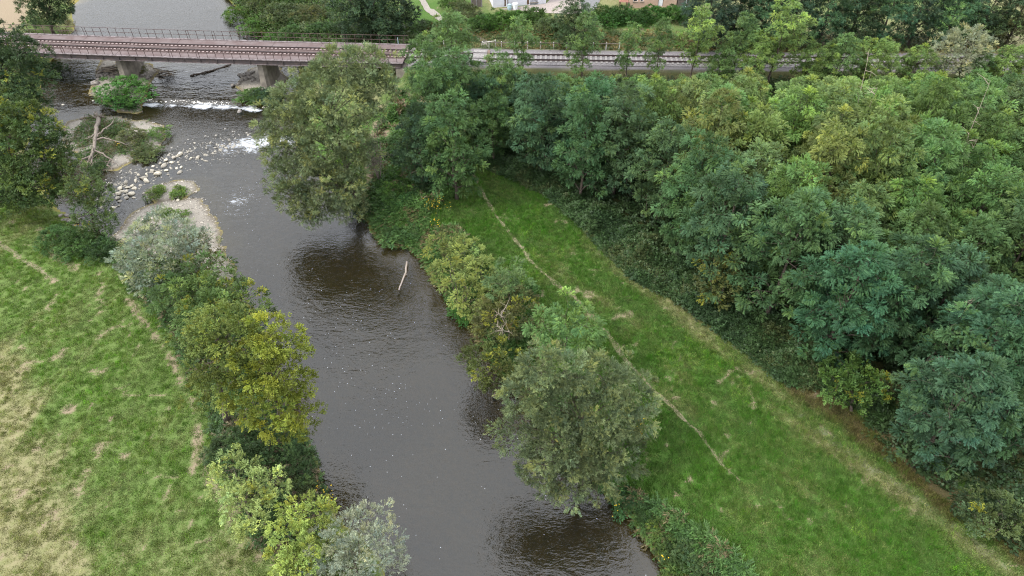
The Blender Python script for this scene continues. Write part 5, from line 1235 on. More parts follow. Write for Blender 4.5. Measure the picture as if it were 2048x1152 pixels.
# ------------------------------------------------------------------ scattered cover (grass, brambles, pebbles)
def scatter(name, label, pts, scl, col, template_me, flat=True):
    me = bpy.data.meshes.new(name)
    me.vertices.add(len(pts)); me.vertices.foreach_set("co", np.asarray(pts, np.float32).ravel())
    a = me.attributes.new('sc', 'FLOAT_VECTOR', 'POINT'); a.data.foreach_set("vector", np.asarray(scl, np.float32).ravel())
    rot = np.stack([rng.normal(0, .12, len(pts)), rng.normal(0, .12, len(pts)), rng.uniform(0, 6.28, len(pts))], 1)
    a = me.attributes.new('rot', 'FLOAT_VECTOR', 'POINT'); a.data.foreach_set("vector", rot.astype(np.float32).ravel())
    attr_color(me, 'col', col)
    o = link(name, me)
    tag(o, label, None, None, 'stuff')
    src = bpy.data.objects.new(name + '_sprig', template_me)
    ng = bpy.data.node_groups.new(name + '_nodes', 'GeometryNodeTree')
    ng.interface.new_socket(name='Geometry', in_out='INPUT', socket_type='NodeSocketGeometry')
    ng.interface.new_socket(name='Geometry', in_out='OUTPUT', socket_type='NodeSocketGeometry')
    N_, L_ = ng.nodes, ng.links
    gi, go = N_.new('NodeGroupInput'), N_.new('NodeGroupOutput')
    ip = N_.new('GeometryNodeInstanceOnPoints'); oi = N_.new('GeometryNodeObjectInfo')
    oi.inputs['Object'].default_value = src
    L_.new(gi.outputs[0], ip.inputs['Points']); L_.new(oi.outputs['Geometry'], ip.inputs['Instance'])
    for k, sock in (('rot', 'Rotation'), ('sc', 'Scale')):
        na = N_.new('GeometryNodeInputNamedAttribute'); na.data_type = 'FLOAT_VECTOR'; na.inputs['Name'].default_value = k
        L_.new(na.outputs[0], ip.inputs[sock])
    L_.new(ip.outputs[0], go.inputs[0])
    md = o.modifiers.new('scatter', 'NODES'); md.node_group = ng
    return o
def sample(poly_, n, zoff=0.0):
    P = np.array(poly_); lo, hi = P.min(0), P.max(0); out = np.zeros((0, 2))
    while len(out) < n:
        c = lo + rng.random((n * 2, 2)) * (hi - lo); c = c[inside(c[:, 0], c[:, 1], poly_)]; out = np.vstack([out, c])
    return out[:n]
def turf_template():
    r = np.random.default_rng(1); V, Fc = [], []
    for i in range(26):
        q = r.uniform(0, 1)**.5 * .2; a = r.uniform(0, 6.28); p = np.array([q * math.cos(a), q * math.sin(a), -.02])
        b = r.uniform(0, 6.28); ln = r.uniform(.06, .17); lean = r.uniform(.3, 1.1)
        d = np.array([math.cos(b) * lean, math.sin(b) * lean, 1.]); d = d / np.linalg.norm(d) * ln
        s = np.array([-math.sin(b), math.cos(b), 0]) * r.uniform(.014, .026); o = len(V)
        V += [p - s, p + s, p + d]; Fc.append((o, o+1, o+2))
    me = mesh_np('turf', np.array(V), np.array(Fc), 3); me.materials.append(M['blade']); return me
def clump_template(kind, nsp, rad, size, seed):
    r = np.random.default_rng(seed); V, Fc = [], []; off = 0
    for i in range(nsp):
        T, f = TEMPL[kind][i % 3]
        d = unit(r.normal(0, 1, (1, 3)) + [[0, 0, .5]])[0]; p = d * rad * r.uniform(.3, 1) * np.array([1, 1, .6])
        X = unit((d + r.normal(0, .3, 3))[None])[0]; Zn = unit(np.array([[0, 0, 1]]) + r.normal(0, .35, (1, 3)))[0]
        Y = unit(np.cross(Zn, X)[None])[0]; Z = np.cross(X, Y)
        V.append((T * size * r.uniform(.8, 1.2)) @ np.stack([X, Y, Z]) + p); Fc.append(f + off); off += len(T)
    me = mesh_np('clump', np.vstack(V), np.vstack(Fc), 3); me.materials.append(M['leaf_scatter']); return me

# grass on both meadows
left_poly = [(-60, 10), (-4, 10)] + LE[1:24] + [(-60, 62)]
right_poly = [(5, 10)] + RE[1:28] + [(-2, 64)] + D['wood'][:17] + [(34, 10)]
turf = turf_template()
for nm, lab, pl, n in (('meadow_grass', 'sun-bleached mown grass of the left field', left_poly, 56000), ('meadow_grass', 'deep green meadow grass between river and wood', right_poly, 60000)):
    p = sample(pl, n); f = land_fields(p[:, 0], p[:, 1]); c = cover(p[:, 0], p[:, 1], f)
    bare = np.maximum.reduce([c['soil'], c['gravel'], c['bed'], c['ballast'], c['grey'] * .8])
    clump = fnoise(p[:, 0], p[:, 1], 1.3, 60)
    ok = (rng.random(n) > bare * .9) & (c['s'] > .5)
    thin = rng.random(n) < np.clip(1.2 - .75 * c['dry'] * (clump < .55), .2, 1)
    ok &= thin
    p = p[ok]; c = {k: v[ok] for k, v in c.items()}; clump = clump[ok]
    z = terrain(p[:, 0], p[:, 1], tuple(q[ok] for q in f))
    k = len(p); lf = c['left'][:, None]
    green = lf * np.array([.08, .142, .028]) + (1 - lf) * np.array([.047, .116, .016])
    green = green * (1 + .9 * (clump[:, None] - .5))
    lime = (fnoise(p[:, 0], p[:, 1], 2.5, 66) > .66)[:, None] & (rng.random((k, 1)) < .25)
    green = np.where(lime, np.array([.1, .2, .02]), green)
    dryc = np.array([.165, .165, .07]) * (1 + .5 * (rng.random((k, 1)) - .5))
    dd = np.clip(c['dry'] * 1.1 + rng.normal(0, .18, k), 0, 1)[:, None]
    colr = green * (1 - dd) + dryc * dd
    br = np.clip(c['brown'] + rng.normal(0, .15, k), 0, 1)[:, None]
    colr = colr * (1 - br * .85) + np.array([.11, .085, .038]) * br * .85
    colr *= (1 + .27 * rng.normal(0, 1, (k, 1))).clip(.5, 1.8)
    hs = (.55 + 1.1 * clump**1.5) * rng.uniform(.7, 1.3, k) * (1 + .5 * c['brown'])
    tus = rng.random(k) < .14 * (clump > .42)
    wd_ = rng.uniform(.8, 1.3, k); hs = np.where(tus, hs * 1.9 + .3, hs); wd_ = np.where(tus, wd_ * .75, wd_)
    colr = np.where(tus[:, None], colr * np.array([.85, 1.1, .75]), colr)
    scatter(nm, lab, np.column_stack([p, z]), np.column_stack([wd_, wd_, hs]), colr, turf)

# brambles, herbs and undergrowth
bclump = clump_template('broad', 9, .3, .3, 5); hclump = clump_template('willow', 9, .26, .3, 6)
def undergrowth(name, label, pl, n, cols, hmax, tmpl, sc=(.7, 1.4), smin=.2, seed=70, nz=2.0, dens=None):
    p = sample(pl, n); f = land_fields(p[:, 0], p[:, 1]); s = np.maximum(f[0], f[1])
    nn = fnoise(p[:, 0], p[:, 1], nz, seed)
    ok = (s > smin) & ((np.abs(p[:, 1] - track_y(p[:, 0])) > (4.2 if name == 'wood_undergrowth' else 2.9)) | (p[:, 0] < BX1))
    if dens is not None: ok &= rng.random(n) < sstep(dens[0], dens[1], nn)
    p = p[ok]; nn = nn[ok]; f = tuple(q[ok] for q in f)
    z = terrain(p[:, 0], p[:, 1], f)
    k = len(p); hh = hmax * sstep(.25, .8, nn) * rng.uniform(.0, 1, k)**.6
    c0 = np.array(cols); pick = np.clip((fnoise(p[:, 0], p[:, 1], 1.4, seed + 5) * 1.5 - .25 + rng.normal(0, .12, k)) * len(c0), 0, len(c0) - .01).astype(int)
    colr = c0[pick] * (1 + .2 * rng.normal(0, 1, (k, 1))).clip(.5, 1.6)
    sc_ = rng.uniform(*sc, k)
    return scatter(name, label, np.column_stack([p, z + hh]), np.column_stack([sc_, sc_, sc_ * .8]), colr, tmpl)
undergrowth('bramble_cover', 'dark brambles creeping out along the front of the wood', D['bramble_front'], 15000,
            [(.028, .055, .022), (.036, .07, .024), (.04, .072, .026), (.06, .08, .03)], 1.1, bclump)
undergrowth('wood_undergrowth', 'dark undergrowth on the floor of the wood', D['wood'], 9000, [(.022, .045, .018), (.03, .055, .02), (.035, .06, .022)], .9, bclump, (1.2, 2.4))
undergrowth('bank_herb_cover', 'rank herbs and nettles on the left bank', D['bank_left_herb'], 8000,
            [(.1, .085, .05), (.05, .1, .03), (.034, .064, .022), (.045, .09, .026), (.12, .095, .06)], .8, hclump, (.7, 1.4), .1, 90, 1.8, (.3, .5))
undergrowth('bank_herb_cover', 'rank herbs and brambles on the right bank', D['bank_right_herb'], 10000,
            [(.04, .085, .026), (.055, .115, .028), (.065, .125, .034), (.12, .1, .05), (.05, .1, .03)], .6, hclump, (.7, 1.4), .1, 97, 1.8, (.25, .45))
undergrowth('bank_herb_cover', 'dark weeds between the great willow and the meadow tip', D['tip_cover'], 4000, [(.04, .085, .024), (.06, .12, .03), (.065, .13, .034), (.13, .1, .06)], .6, bclump, (.8, 1.5), .2, 111, 1.8, (.3, .45))
vl = [(-75, 84), (-58, 84), (-58, 125), (-75, 125)]
undergrowth('far_bank_cover', 'green weeds along the far right bank beyond the bridge', [(-34, 83), (-10, 82), (-8, 86), (-20, 100), (-45, 112), (-45, 100)], 5000,
            [(.05, .1, .022), (.06, .085, .03), (.04, .08, .02)], .8, bclump, (1.1, 2.0), .1, 102)
undergrowth('far_bank_cover', 'weeds on the far left bank beyond the bridge', [(-72, 80), (-52, 80), (-56, 106), (-62, 106)], 900, [(.05, .095, .022), (.1, .09, .045)], .5, bclump, (1, 1.7), .1, 103, 2.0, (.45, .6))
undergrowth('railside_cover', 'green and orange weeds along the railway', [(-12, 80.8), (20, 79.6), (62, 79.2), (62, 86), (20, 87), (-12, 90)], 5000,
            [(.06, .085, .028), (.045, .08, .024), (.12, .085, .03), (.09, .09, .035)], .5, hclump, (.9, 1.8), .1, 105)
undergrowth('railside_cover', 'weeds on the near slope of the railway bank', [(-12, 75.8), (20, 74.4), (62, 74), (62, 71), (20, 71), (-14, 72)], 3500,
            [(.05, .08, .026), (.035, .065, .022), (.11, .085, .035)], .2, hclump, (.6, 1.1), .1, 107)
# weeds on the gravel islets
for nm, lab, key, n in (('islet_weed_cover', 'weeds covering the islet with the dead tree', 'bar_dead_tree', 1500), ('islet_weed_cover', 'bright green weeds covering the islet at the left pier', 'bar_pier', 2200), ('islet_weed_cover', 'weeds on the islet at the right pier', 'bar_pier_right', 900)):
    p = sample(D[key], n); sdv = sdist(p[:, 0], p[:, 1], D[key]); nn = fnoise(p[:, 0], p[:, 1], 2.4, 120)
    ok = (sdv > .5) & (nn > (.42 if key == 'bar_dead_tree' else .3)) & ((p[:, 0] > D[key][0][0] + 2.5) | (key != 'bar_dead_tree')) & ((p[:, 1] < 75) | (key == 'bar_dead_tree')); p = p[ok]; k = len(p)
    z = terrain(p[:, 0], p[:, 1])
    cs = np.array([(.05, .1, .025), (.075, .085, .035), (.06, .11, .03), (.11, .09, .045)] if key == 'bar_dead_tree' else [(.04, .1, .022), (.05, .115, .024), (.035, .08, .024), (.045, .09, .03)])[rng.integers(0, 4, k)]
    sc_ = rng.uniform(.6, 1.2, k)
    scatter(nm, lab, np.column_stack([p, z + rng.uniform(0, .35, k)]), np.column_stack([sc_] * 3), cs * rng.uniform(.7, 1.3, (k, 1)), hclump)

# ------------------------------------------------------------------ rocks
def rock_mesh(seed, flat=.6):
    r = np.random.default_rng(seed)
    t = (1 + 5**.5) / 2
    V = [Vector(v).normalized() for v in ((-1,t,0),(1,t,0),(-1,-t,0),(1,-t,0),(0,-1,t),(0,1,t),(0,-1,-t),(0,1,-t),(t,0,-1),(t,0,1),(-t,0,-1),(-t,0,1))]
    Fc = [(0,11,5),(0,5,1),(0,1,7),(0,7,10),(0,10,11),(1,5,9),(5,11,4),(11,10,2),(10,7,6),(7,1,8),(3,9,4),(3,4,2),(3,2,6),(3,6,8),(3,8,9),(4,9,5),(2,4,11),(6,2,10),(8,6,7),(9,8,1)]
    cache = {}; F2 = []
    def midp(a, b):
        k = (min(a, b), max(a, b))
        if k not in cache: V.append(((V[a] + V[b]) / 2).normalized()); cache[k] = len(V) - 1
        return cache[k]
    for a, b, c in Fc:
        x, y, z = midp(a, b), midp(b, c), midp(c, a); F2 += [(a, x, z), (b, y, x), (c, z, y), (x, y, z)]
    A = np.array([tuple(v) for v in V])
    for k in range(7):                                  # chop planes make facets
        nrm = unit(r.normal(0, 1, (1, 3)))[0]; dd = r.uniform(.42, .75); s = A @ nrm
        A = A - np.outer(np.maximum(s - dd, 0), nrm)
    A *= np.array([1.0, r.uniform(.65, .9), flat]) ; A += r.normal(0, .025, A.shape)
    return mesh_np('rock', A, np.array(F2), 3)
RK = [rock_mesh(s, .6) for s in range(5)]; RG = [rock_mesh(s + 20, .65) for s in range(4)]; RF = [rock_mesh(s + 40, .35) for s in range(3)]
M['wet_stone'] = plain('wet_stone', (.12, .11, .09), .5, .4, 3); M['mid_stone'] = plain('mid_stone', (.27, .245, .2), .85, .35, 3, bump=.35, bscale=12)
for i_, m_ in enumerate(RK): m_.materials.append(M[('limestone', 'limestone', 'mid_stone', 'limestone', 'mid_stone')[i_]])
for m_ in RG + RF: m_.materials.append(M['grey_rock'])
ORD = 'first second third fourth fifth sixth seventh eighth ninth tenth eleventh twelfth thirteenth fourteenth fifteenth sixteenth seventeenth eighteenth nineteenth twentieth'.split()
def ordinal(i):
    if i < 20: return ORD[i]
    tens = {2: 'twenty', 3: 'thirty', 4: 'forty'}[(i + 1) // 10]
    return tens + '-' + ORD[(i + 1) % 10 - 1] if (i + 1) % 10 else {30: 'thirtieth', 40: 'fortieth', 50: 'fiftieth'}[i + 1]
def put_rock(me, name, label, x, y, s, group, sink=.2):
    o = link(name, me)
    z = max(gz(x, y), float(water_level(np.array(x), np.array(y))) - .05)
    o.location = (x, y, z + s * .5 * (.5 - sink)); o.scale = (s, s, s); o.rotation_euler = (random.uniform(-.2, .2), random.uniform(-.2, .2), random.uniform(0, 6.28))
    tag(o, label, 'rock', group)
for i, (x, y, s) in enumerate(sorted(D['stones'])):
    put_rock(RK[i % 5], 'boulder', 'pale boulder in the line of stones across the riffle, %s from the left' % ordinal(i), x, y, max(s * 1.2, .22), 'pale boulders across the riffle')
for i, (x, y, s) in enumerate(sorted(D['flat_rocks'])):
    put_rock(RF[i % 3], 'flat_rock', 'flat grey rock on the left bank beside the sapling, %s from the left' % ordinal(i), x, y, s * 1.2, 'flat rocks on the left bank')
for side in ('left', 'right'):
    for i, (x, y, s, _) in enumerate(sorted(q for q in D['pier_rocks'] if q[3] == side)):
        put_rock(RG[i % 4], 'boulder', 'grey boulder at the foot of the %s bridge pier, %s from the left' % (side, ordinal(i)), x, y, s * 1.25, 'rubble at the %s pier' % side)
tl_ = np.array(D['rapid']); n = 900
tt = rng.random(n) * 4.6 + .6; i_ = np.minimum(tt.astype(int), len(tl_) - 2); fr_ = (tt - i_)[:, None]
p = tl_[i_] * (1 - fr_) + tl_[i_ + 1] * fr_ + rng.normal(0, 1, (n, 2)) * np.array([1.1, 1.5])
wsurf = water_level(p[:, 0], p[:, 1]); tz = terrain(p[:, 0], p[:, 1]); s_ = rng.lognormal(-2.45, .45, n).clip(.04, .22)
cob = rock_mesh(61, .6); cob.materials.append(M['mid_stone'])
scatter('cobble_cover', 'small wet cobbles breaking the water between the pale boulders', np.column_stack([p, np.maximum(tz, wsurf - .03)]), np.column_stack([s_] * 3), np.ones((n, 3)) * .2, cob)
x, y = D['misc']['bottle_stone']; put_rock(RK[1], 'stone', 'small white stone at the water edge above the silver bush', x, y, .3, None)
x, y = D['misc']['white_stone']; put_rock(RK[2], 'stone', 'small white stone under the olive-brown thicket', x, y, .28, None)
PB = rock_mesh(60, .6); pm_, pn_, pl_, po_ = new_mat('river_pebble')
pa_ = pn_.new('ShaderNodeAttribute'); pa_.attribute_name = 'col'; pa_.attribute_type = 'INSTANCER'
pb_ = pn_.new('ShaderNodeBsdfPrincipled'); pb_.inputs['Roughness'].default_value = .85
pl_.new(pa_.outputs['Color'], pb_.inputs['Base Color']); pl_.new(pb_.outputs[0], po_.inputs[0]); PB.materials.append(pm_)
# pebbles on the gravel bars
for nm, lab, key, n in (('pebble_cover', 'pebbles strewn over the large gravel bar', 'bar_main', 7000), ('pebble_cover', 'pebbles on the small gravel spit', 'bar_small', 1400), ('pebble_cover', 'pebbles on the dead tree islet', 'bar_dead_tree', 2500), ('pebble_cover', 'pebbles on the left pier islet', 'bar_pier', 1500), ('pebble_cover', 'pebbles on the right pier islet', 'bar_pier_right', 900)):
    p = sample(D[key], n); z = terrain(p[:, 0], p[:, 1]); s_ = rng.uniform(.02, .06, n) * (1 + 2.2 * (rng.random(n) < .06))
    scatter(nm, lab, np.column_stack([p, z]), np.column_stack([s_] * 3), np.array([.25, .225, .19]) * rng.lognormal(0, .38, (n, 1)).clip(.3, 2), PB)

# ------------------------------------------------------------------ dead wood
def limb_pts(key): return [Vector(p) for p in D[key]]
def wobble(pts, amp, r, n=4):
    out = []
    for a, b in zip(pts[:-1], pts[1:]):
        for k in range(n): out.append(a.lerp(b, k / n) + Vector(r.normal(0, amp, 3)) * (1 if out else 0))
    return out + [pts[-1]]
r = np.random.default_rng(9)
dt_ = empty('dead_tree', D['dead_trunk'][0]); tag(dt_, 'bare fallen dead tree lying across the weedy gravel islet', 'dead tree')
o0 = Vector(D['dead_trunk'][0])
def limb(key, r0, r1, name):
    pts = [p - o0 for p in wobble(limb_pts(key), .05, r)]
    n = len(pts); mb = MB(); rad = [r0 + (r1 - r0) * i / (n - 1) for i in range(n)]
    mb.tube(pts, rad, 6)
    for k in range(2, n, 2):                              # side twigs
        e = pts[k] + Vector(r.normal(0, .35, 3)) + Vector((0, 0, .15)); mb.tube([pts[k], pts[k].lerp(e, .5) + Vector(r.normal(0, .06, 3)), e], [rad[k] * .45, rad[k] * .3, .01], 4)
    return mb.obj(name, M['dead_wood'], dt_, True)
limb('dead_trunk', .24, .07, 'trunk')
for k in range(1, 9): limb('dead_b%d' % k, .12, .03, 'branch')
# root plate
rp = MB()
for k in range(9):
    a = 6.283 * k / 9; e = Vector((math.cos(a) * .8, .15, abs(math.sin(a)) * .9)); rp.tube([Vector((0, 0, 0)), e * .5 + Vector(r.normal(0, .1, 3)), e], [.16, .08, .02], 5)
rp.obj('root_plate', M['dead_wood'], dt_, True)

pts = wobble(limb_pts('log'), .02, r, 3); mb = MB(); n = len(pts); mb.tube([p - pts[0] for p in pts], [.1 - .04 * i / n for i in range(n)], 7)
mb.tube([pts[4] - pts[0], pts[4] - pts[0] + Vector((.25, .1, .1))], [.04, .02], 5)
lg = mb.obj('driftwood_log', M['pale_wood'], None, True); lg.location = pts[0]; tag(lg, 'pale slender log floating at the water bend', 'log')
pts = limb_pts('branch_water'); mb = MB(); mb.tube([p - pts[0] for p in pts], [.04, .05, .03], 5); mb.tube([pts[1] - pts[0], pts[1] - pts[0] + Vector((.05, .12, .15))], [.03, .01], 4)
lg = mb.obj('driftwood_branch', M['bark'], None, True); lg.location = pts[0]; tag(lg, 'small dark branch in the water above the silver bush', 'branch')
pts = wobble(limb_pts('ridge_log'), .05, r, 3); mb = MB(); mb.tube([p - pts[0] for p in pts], .09, 6)
for p in pts[1:-1]: mb.tube([p - pts[0], p - pts[0] + Vector((r.normal(0, .5), r.normal(-.3, .4), .08))], [.05, .02], 4)
lg = mb.obj('driftwood_log', M['bark'], None, True); lg.location = pts[0]; tag(lg, 'dark sunken log breaking the current between the piers', 'log')
rx, ry = zip(*D['stick_ridge'])

# ------------------------------------------------------------------ railway bridge
def frame(x):
    y = float(track_y(x)); dx = .05; dy = float(track_y(x + dx)) - y
    t = Vector((dx, dy, 0)).normalized(); return Vector((x, y, 0)), t, Vector((-t.y, t.x, 0))
def sweep(x0, x1, n0, n1, z0, z1, seg=2.5):
    m = max(1, int(abs(x1 - x0) / seg)); mb = MB(); rings = []
    for i in range(m + 1):
        p, t, nn = frame(x0 + (x1 - x0) * i / m)
        rings.append([p + nn * n0 + Vector((0, 0, z0)), p + nn * n1 + Vector((0, 0, z0)), p + nn * n1 + Vector((0, 0, z1)), p + nn * n0 + Vector((0, 0, z1))])
    vs_ = [q for rg in rings for q in rg]; fs = []
    for i in range(m):
        for k in range(4): fs.append((i*4+k, (i+1)*4+k, (i+1)*4+(k+1) % 4, i*4+(k+1) % 4))
    fs += [(0, 1, 2, 3), (m*4+3, m*4+2, m*4+1, m*4)]
    return mb.add(vs_, fs)
DZ = 4.5
bridge = empty('railway_bridge', (0, 0, 0)); tag(bridge, 'long low railway bridge with rusty pink deck across the river', 'bridge')
sweep(BX0, BX1, -1.25, 1.25, DZ - .4, DZ, 2).obj('track_deck', M['deck'], bridge)
for a, b, nm in ((-2.42, -1.26, 'near'), (1.26, 2.42, 'far')):
    L0 = 3.0; k = 0; x = BX0
    while x < BX1 - .1:                                    # walkway plates, one by one
        e = min(x + L0, BX1); sweep(x + .012, e - .012, a, b, DZ - .1, DZ + .02 + (.012 if k % 2 else 0), 3).obj('walkway_plate', M['walk'], bridge); x = e; k += 1
for sgn, nm in ((-1, 'near'), (1, 'far')):
    n0, n1 = sorted((sgn * 2.43, sgn * 2.6))
    g_ = sweep(BX0, BX1, n0, n1, DZ - .5, DZ + .0).obj('girder', M['girder'], bridge)
    n0, n1 = sorted((sgn * 2.4, sgn * 2.7)); sweep(BX0, BX1, n0, n1, DZ + .003, DZ + .07).obj('flange', M['girder_top'], g_)
    n0, n1 = sorted((sgn * 2.44, sgn * 2.7)); sweep(BX0, BX1, n0, n1, DZ - .55, DZ - .503).obj('flange', M['girder_top'], g_)
    x = BX0 + .5; stiff = None
    while x < BX1:                                         # web stiffeners share one mesh
        p, t, nn = frame(x)
        if stiff is None: stiff = MB().box(-.03, .03, -.05, .05, -.48, -.01).mesh('stiffener'); stiff.materials.append(M['girder'])
        o = link('stiffener', stiff, g_); o.location = p + nn * (sgn * 2.645) + Vector((0, 0, DZ)); o.rotation_euler = (0, 0, math.atan2(t.y, t.x)); x += 2.0
def rail_profile(parent, x0, x1, z):
    for s_ in (-.7175, .7175):
        rl = sweep(x0, x1, s_ - .035, s_ + .035, z + .04, z + .16, 2).obj('rail', M['rail_steel'], parent)
        sweep(x0, x1, s_ - .075, s_ + .075, z + .0, z + .039, 2).obj('rail_foot', M['rust'], rl)
rail_profile(bridge, BX0, BX1, DZ + .09)
fm = MB(); x = BX0 + .25                                    # chairs: pale plates each side of every rail
while x < BX1:
    p, t, nn = frame(x)
    for s_ in (-.7175, .7175):
        for e in (-.2, .2):
            c = p + nn * (s_ + e) + Vector((0, 0, DZ)); a, b = t * .13, nn * .085
            lo = [c - a - b, c + a - b, c + a + b, c - a + b]; fm.add([q + Vector((0, 0, .002)) for q in lo] + [q + Vector((0, 0, .12)) for q in lo], [(4,5,6,7),(0,1,5,4),(1,2,6,5),(2,3,7,6),(3,0,4,7)])
    x += .5
fo = fm.obj('rail_chairs', M['fastening'], bridge); fo["kind"] = "stuff"
for s_ in (-.7175, .7175):
    sweep(BX0, BX1, s_ - .33, s_ + .33, DZ + .001, DZ + .05, 2).obj('rail_bearer', M['rust'], bridge)
postm = MB().tube([(0, 0, 0), (0, 0, 1.1)], .032, 5).mesh('post'); postm.materials.append(M['rust'])
for sgn in (-1, 1):
    rlg = empty('railing'); rlg.parent = bridge
    rlg["label"] = 'railing on the %s side of the bridge' % ('near' if sgn < 0 else 'upstream')
    x = BX0 + .3; k = 0
    while x < BX1:
        p, t, nn = frame(x)
        o = link('railing_post', postm, rlg); o.location = p + nn * (sgn * 2.55) + Vector((0, 0, DZ + .072))
        x += .3 if k % 18 in (8, 12) else 1.0; k += 1
    for z in (.55, 1.09):
        mb = MB(); mb.tube([frame(BX0 + (BX1 - BX0) * i / 24)[0] + frame(BX0 + (BX1 - BX0) * i / 24)[2] * (sgn * 2.55) + Vector((0, 0, DZ + .072 + z)) for i in range(25)], .028, 5); mb.obj('handrail', M['rust'], rlg)
def pier(x):
    p, t, nn = frame(x); w0, w1, l0, l1 = .62, .8, 2.1, 2.5
    zb, zt = .1, DZ - .8
    mb = MB(); n = 12; rings = []
    for z, w, l in ((zb, w1, l1), (zt, w0, l0)):
        rg = []
        for k in range(n):
            a = 2 * math.pi * (k + .5) / n; ca, sa = math.cos(a), math.sin(a)
            rg.append(p + t * (w * (abs(ca)**.6) * (1 if ca > 0 else -1)) + nn * (l * (abs(sa)**.75) * (1 if sa > 0 else -1)) + Vector((0, 0, z)))
        rings.append(rg)
    fs = [(k, (k+1) % n, n + (k+1) % n, n + k) for k in range(n)] + [tuple(range(n, 2*n))]
    mb.add(rings[0] + rings[1], fs)
    o = mb.obj('pier', M['concrete'], bridge)
    cp_ = MB(); c = [p + t * (a * .75) + nn * (b * 2.25) for a, b in ((-1,-1),(1,-1),(1,1),(-1,1))]
    cp_.add([q + Vector((0, 0, zt + .003)) for q in c] + [q + Vector((0, 0, DZ - .56)) for q in c], [(0,3,2,1),(4,5,6,7),(0,1,5,4),(1,2,6,5),(2,3,7,6),(3,0,4,7)])
    cp_.obj('bearing_block', M['girder'], o)
for x in D['pier_x']: pier(x)
for x, s_ in ((BX1, 1), (BX0, -1)):
    p, t, nn = frame(x); c = [p + t * (s_ * a) + nn * b for a, b in ((-.9, -2.7), (.6, -2.7), (.6, 2.7), (-.9, 2.7))]
    mb = MB(); mb.add([q + Vector((0, 0, .2)) for q in c] + [q + Vector((0, 0, DZ - .7)) for q in c], [(0,3,2,1),(4,5,6,7),(0,1,5,4),(1,2,6,5),(2,3,7,6),(3,0,4,7)])
    mb.obj('abutment', M['concrete'], bridge)
# driftwood jam at the left pier
p, t, nn = frame(D['pier_x'][0]); r = np.random.default_rng(21)
for j, (off, n, lab) in enumerate(((-1.9, 26, 'tangle of grey driftwood caught left of the left pier'), (2.6, 18, 'heap of brown driftwood caught right of the left pier'))):
    c0 = p + t * (off * 1.5) + nn * .4; base = Vector((c0.x, c0.y, .75))
    jam = empty('driftwood_pile', base); tag(jam, lab, 'driftwood')
    for k in range(n):
        a = r.normal(.25 if j == 0 else -.3, .3); ln = r.uniform(.9, 2.6) if k else 3.8
        d = Vector((math.cos(a), math.sin(a) * .6, r.normal(.06, .12))).normalized() * ln
        s0 = Vector((r.normal(0, .5), r.normal(0, .6), r.uniform(-.2, .75)))
        mb = MB(); mb.tube([s0 - d * .5, s0 + Vector(r.normal(0, .08, 3)), s0 + d * .5], [.06 * r.uniform(.5, 1.5), .05, .02], 5)
        mb.obj('stick', M['pale_wood'] if k % 3 == 0 else M['dead_wood'], jam)

# ------------------------------------------------------------------ railway on land
tk = empty('railway_track', (0, 0, 0)); tag(tk, 'single railway track on grey ballast running behind the wood', 'railway track')
rail_profile(tk, BX1 + .02, 85, 4.36)
bl = sweep(BX1 + .3, 85, -1.75, 1.75, 4.05, 4.29, 3).obj('ballast_bed', M['ballast'], tk)
slm = MB().box(-.13, .13, -1.2, 1.2, .0, .11).mesh('sleeper'); slm.materials.append(M['sleeper'])
x = BX1 + .6; k = 0
while x < 62:
    p, t, nn = frame(x); o = link('sleeper', slm, tk); o.location = p + Vector((0, 0, 4.248)); o.rotation_euler = (0, 0, math.atan2(t.y, t.x)); x += .6; k += 1
lt_ = empty('railway_track', (-75, float(track_y(-75)), 0)); 
bpy.data.objects.remove(lt_)
# level crossing boards
xc0, xc1 = D['crossing_x']
cr = empty('level_crossing', (0, 0, 0)); tag(cr, 'pedestrian crossing of grey boards over the railway', 'level crossing')
for i, (a, b) in enumerate(((-1.6, -1.25), (-1.22, -.85), (-.6, -.22), (-.19, .19), (.22, .6), (.85, 1.22), (1.25, 1.6))):
    sweep(xc0, xc1, a, b, 4.37, 4.5).obj('board', M['sleeper'], cr)
sweep(xc1 + .05, xc1 + .35, -1.6, 1.6, 4.37, 4.49).obj('edge_board', M['brown_paint'], cr)
def sheet(name, pts, dz, mat, kind='structure', label=None):
    """a surface laid on the terrain along a traced outline"""
    P = np.array(pts); cx, cy = P.mean(0)
    zs = terrain(P[:, 0], P[:, 1]); zc = gz(cx, cy)
    n = len(pts)
    Z = max(zs.max(), zc) + dz
    vs_ = [(a, b, Z) for a, b in pts] + [(a, b, Z - 1.2) for a, b in pts]
    me = bpy.data.meshes.new(name); me.from_pydata(vs_, [], [tuple(range(n))] + [(i, i + n, (i + 1) % n + n, (i + 1) % n) for i in range(n)]); me.update()
    o = link(name, me, None, mat); tag(o, label, None, None, kind); return o
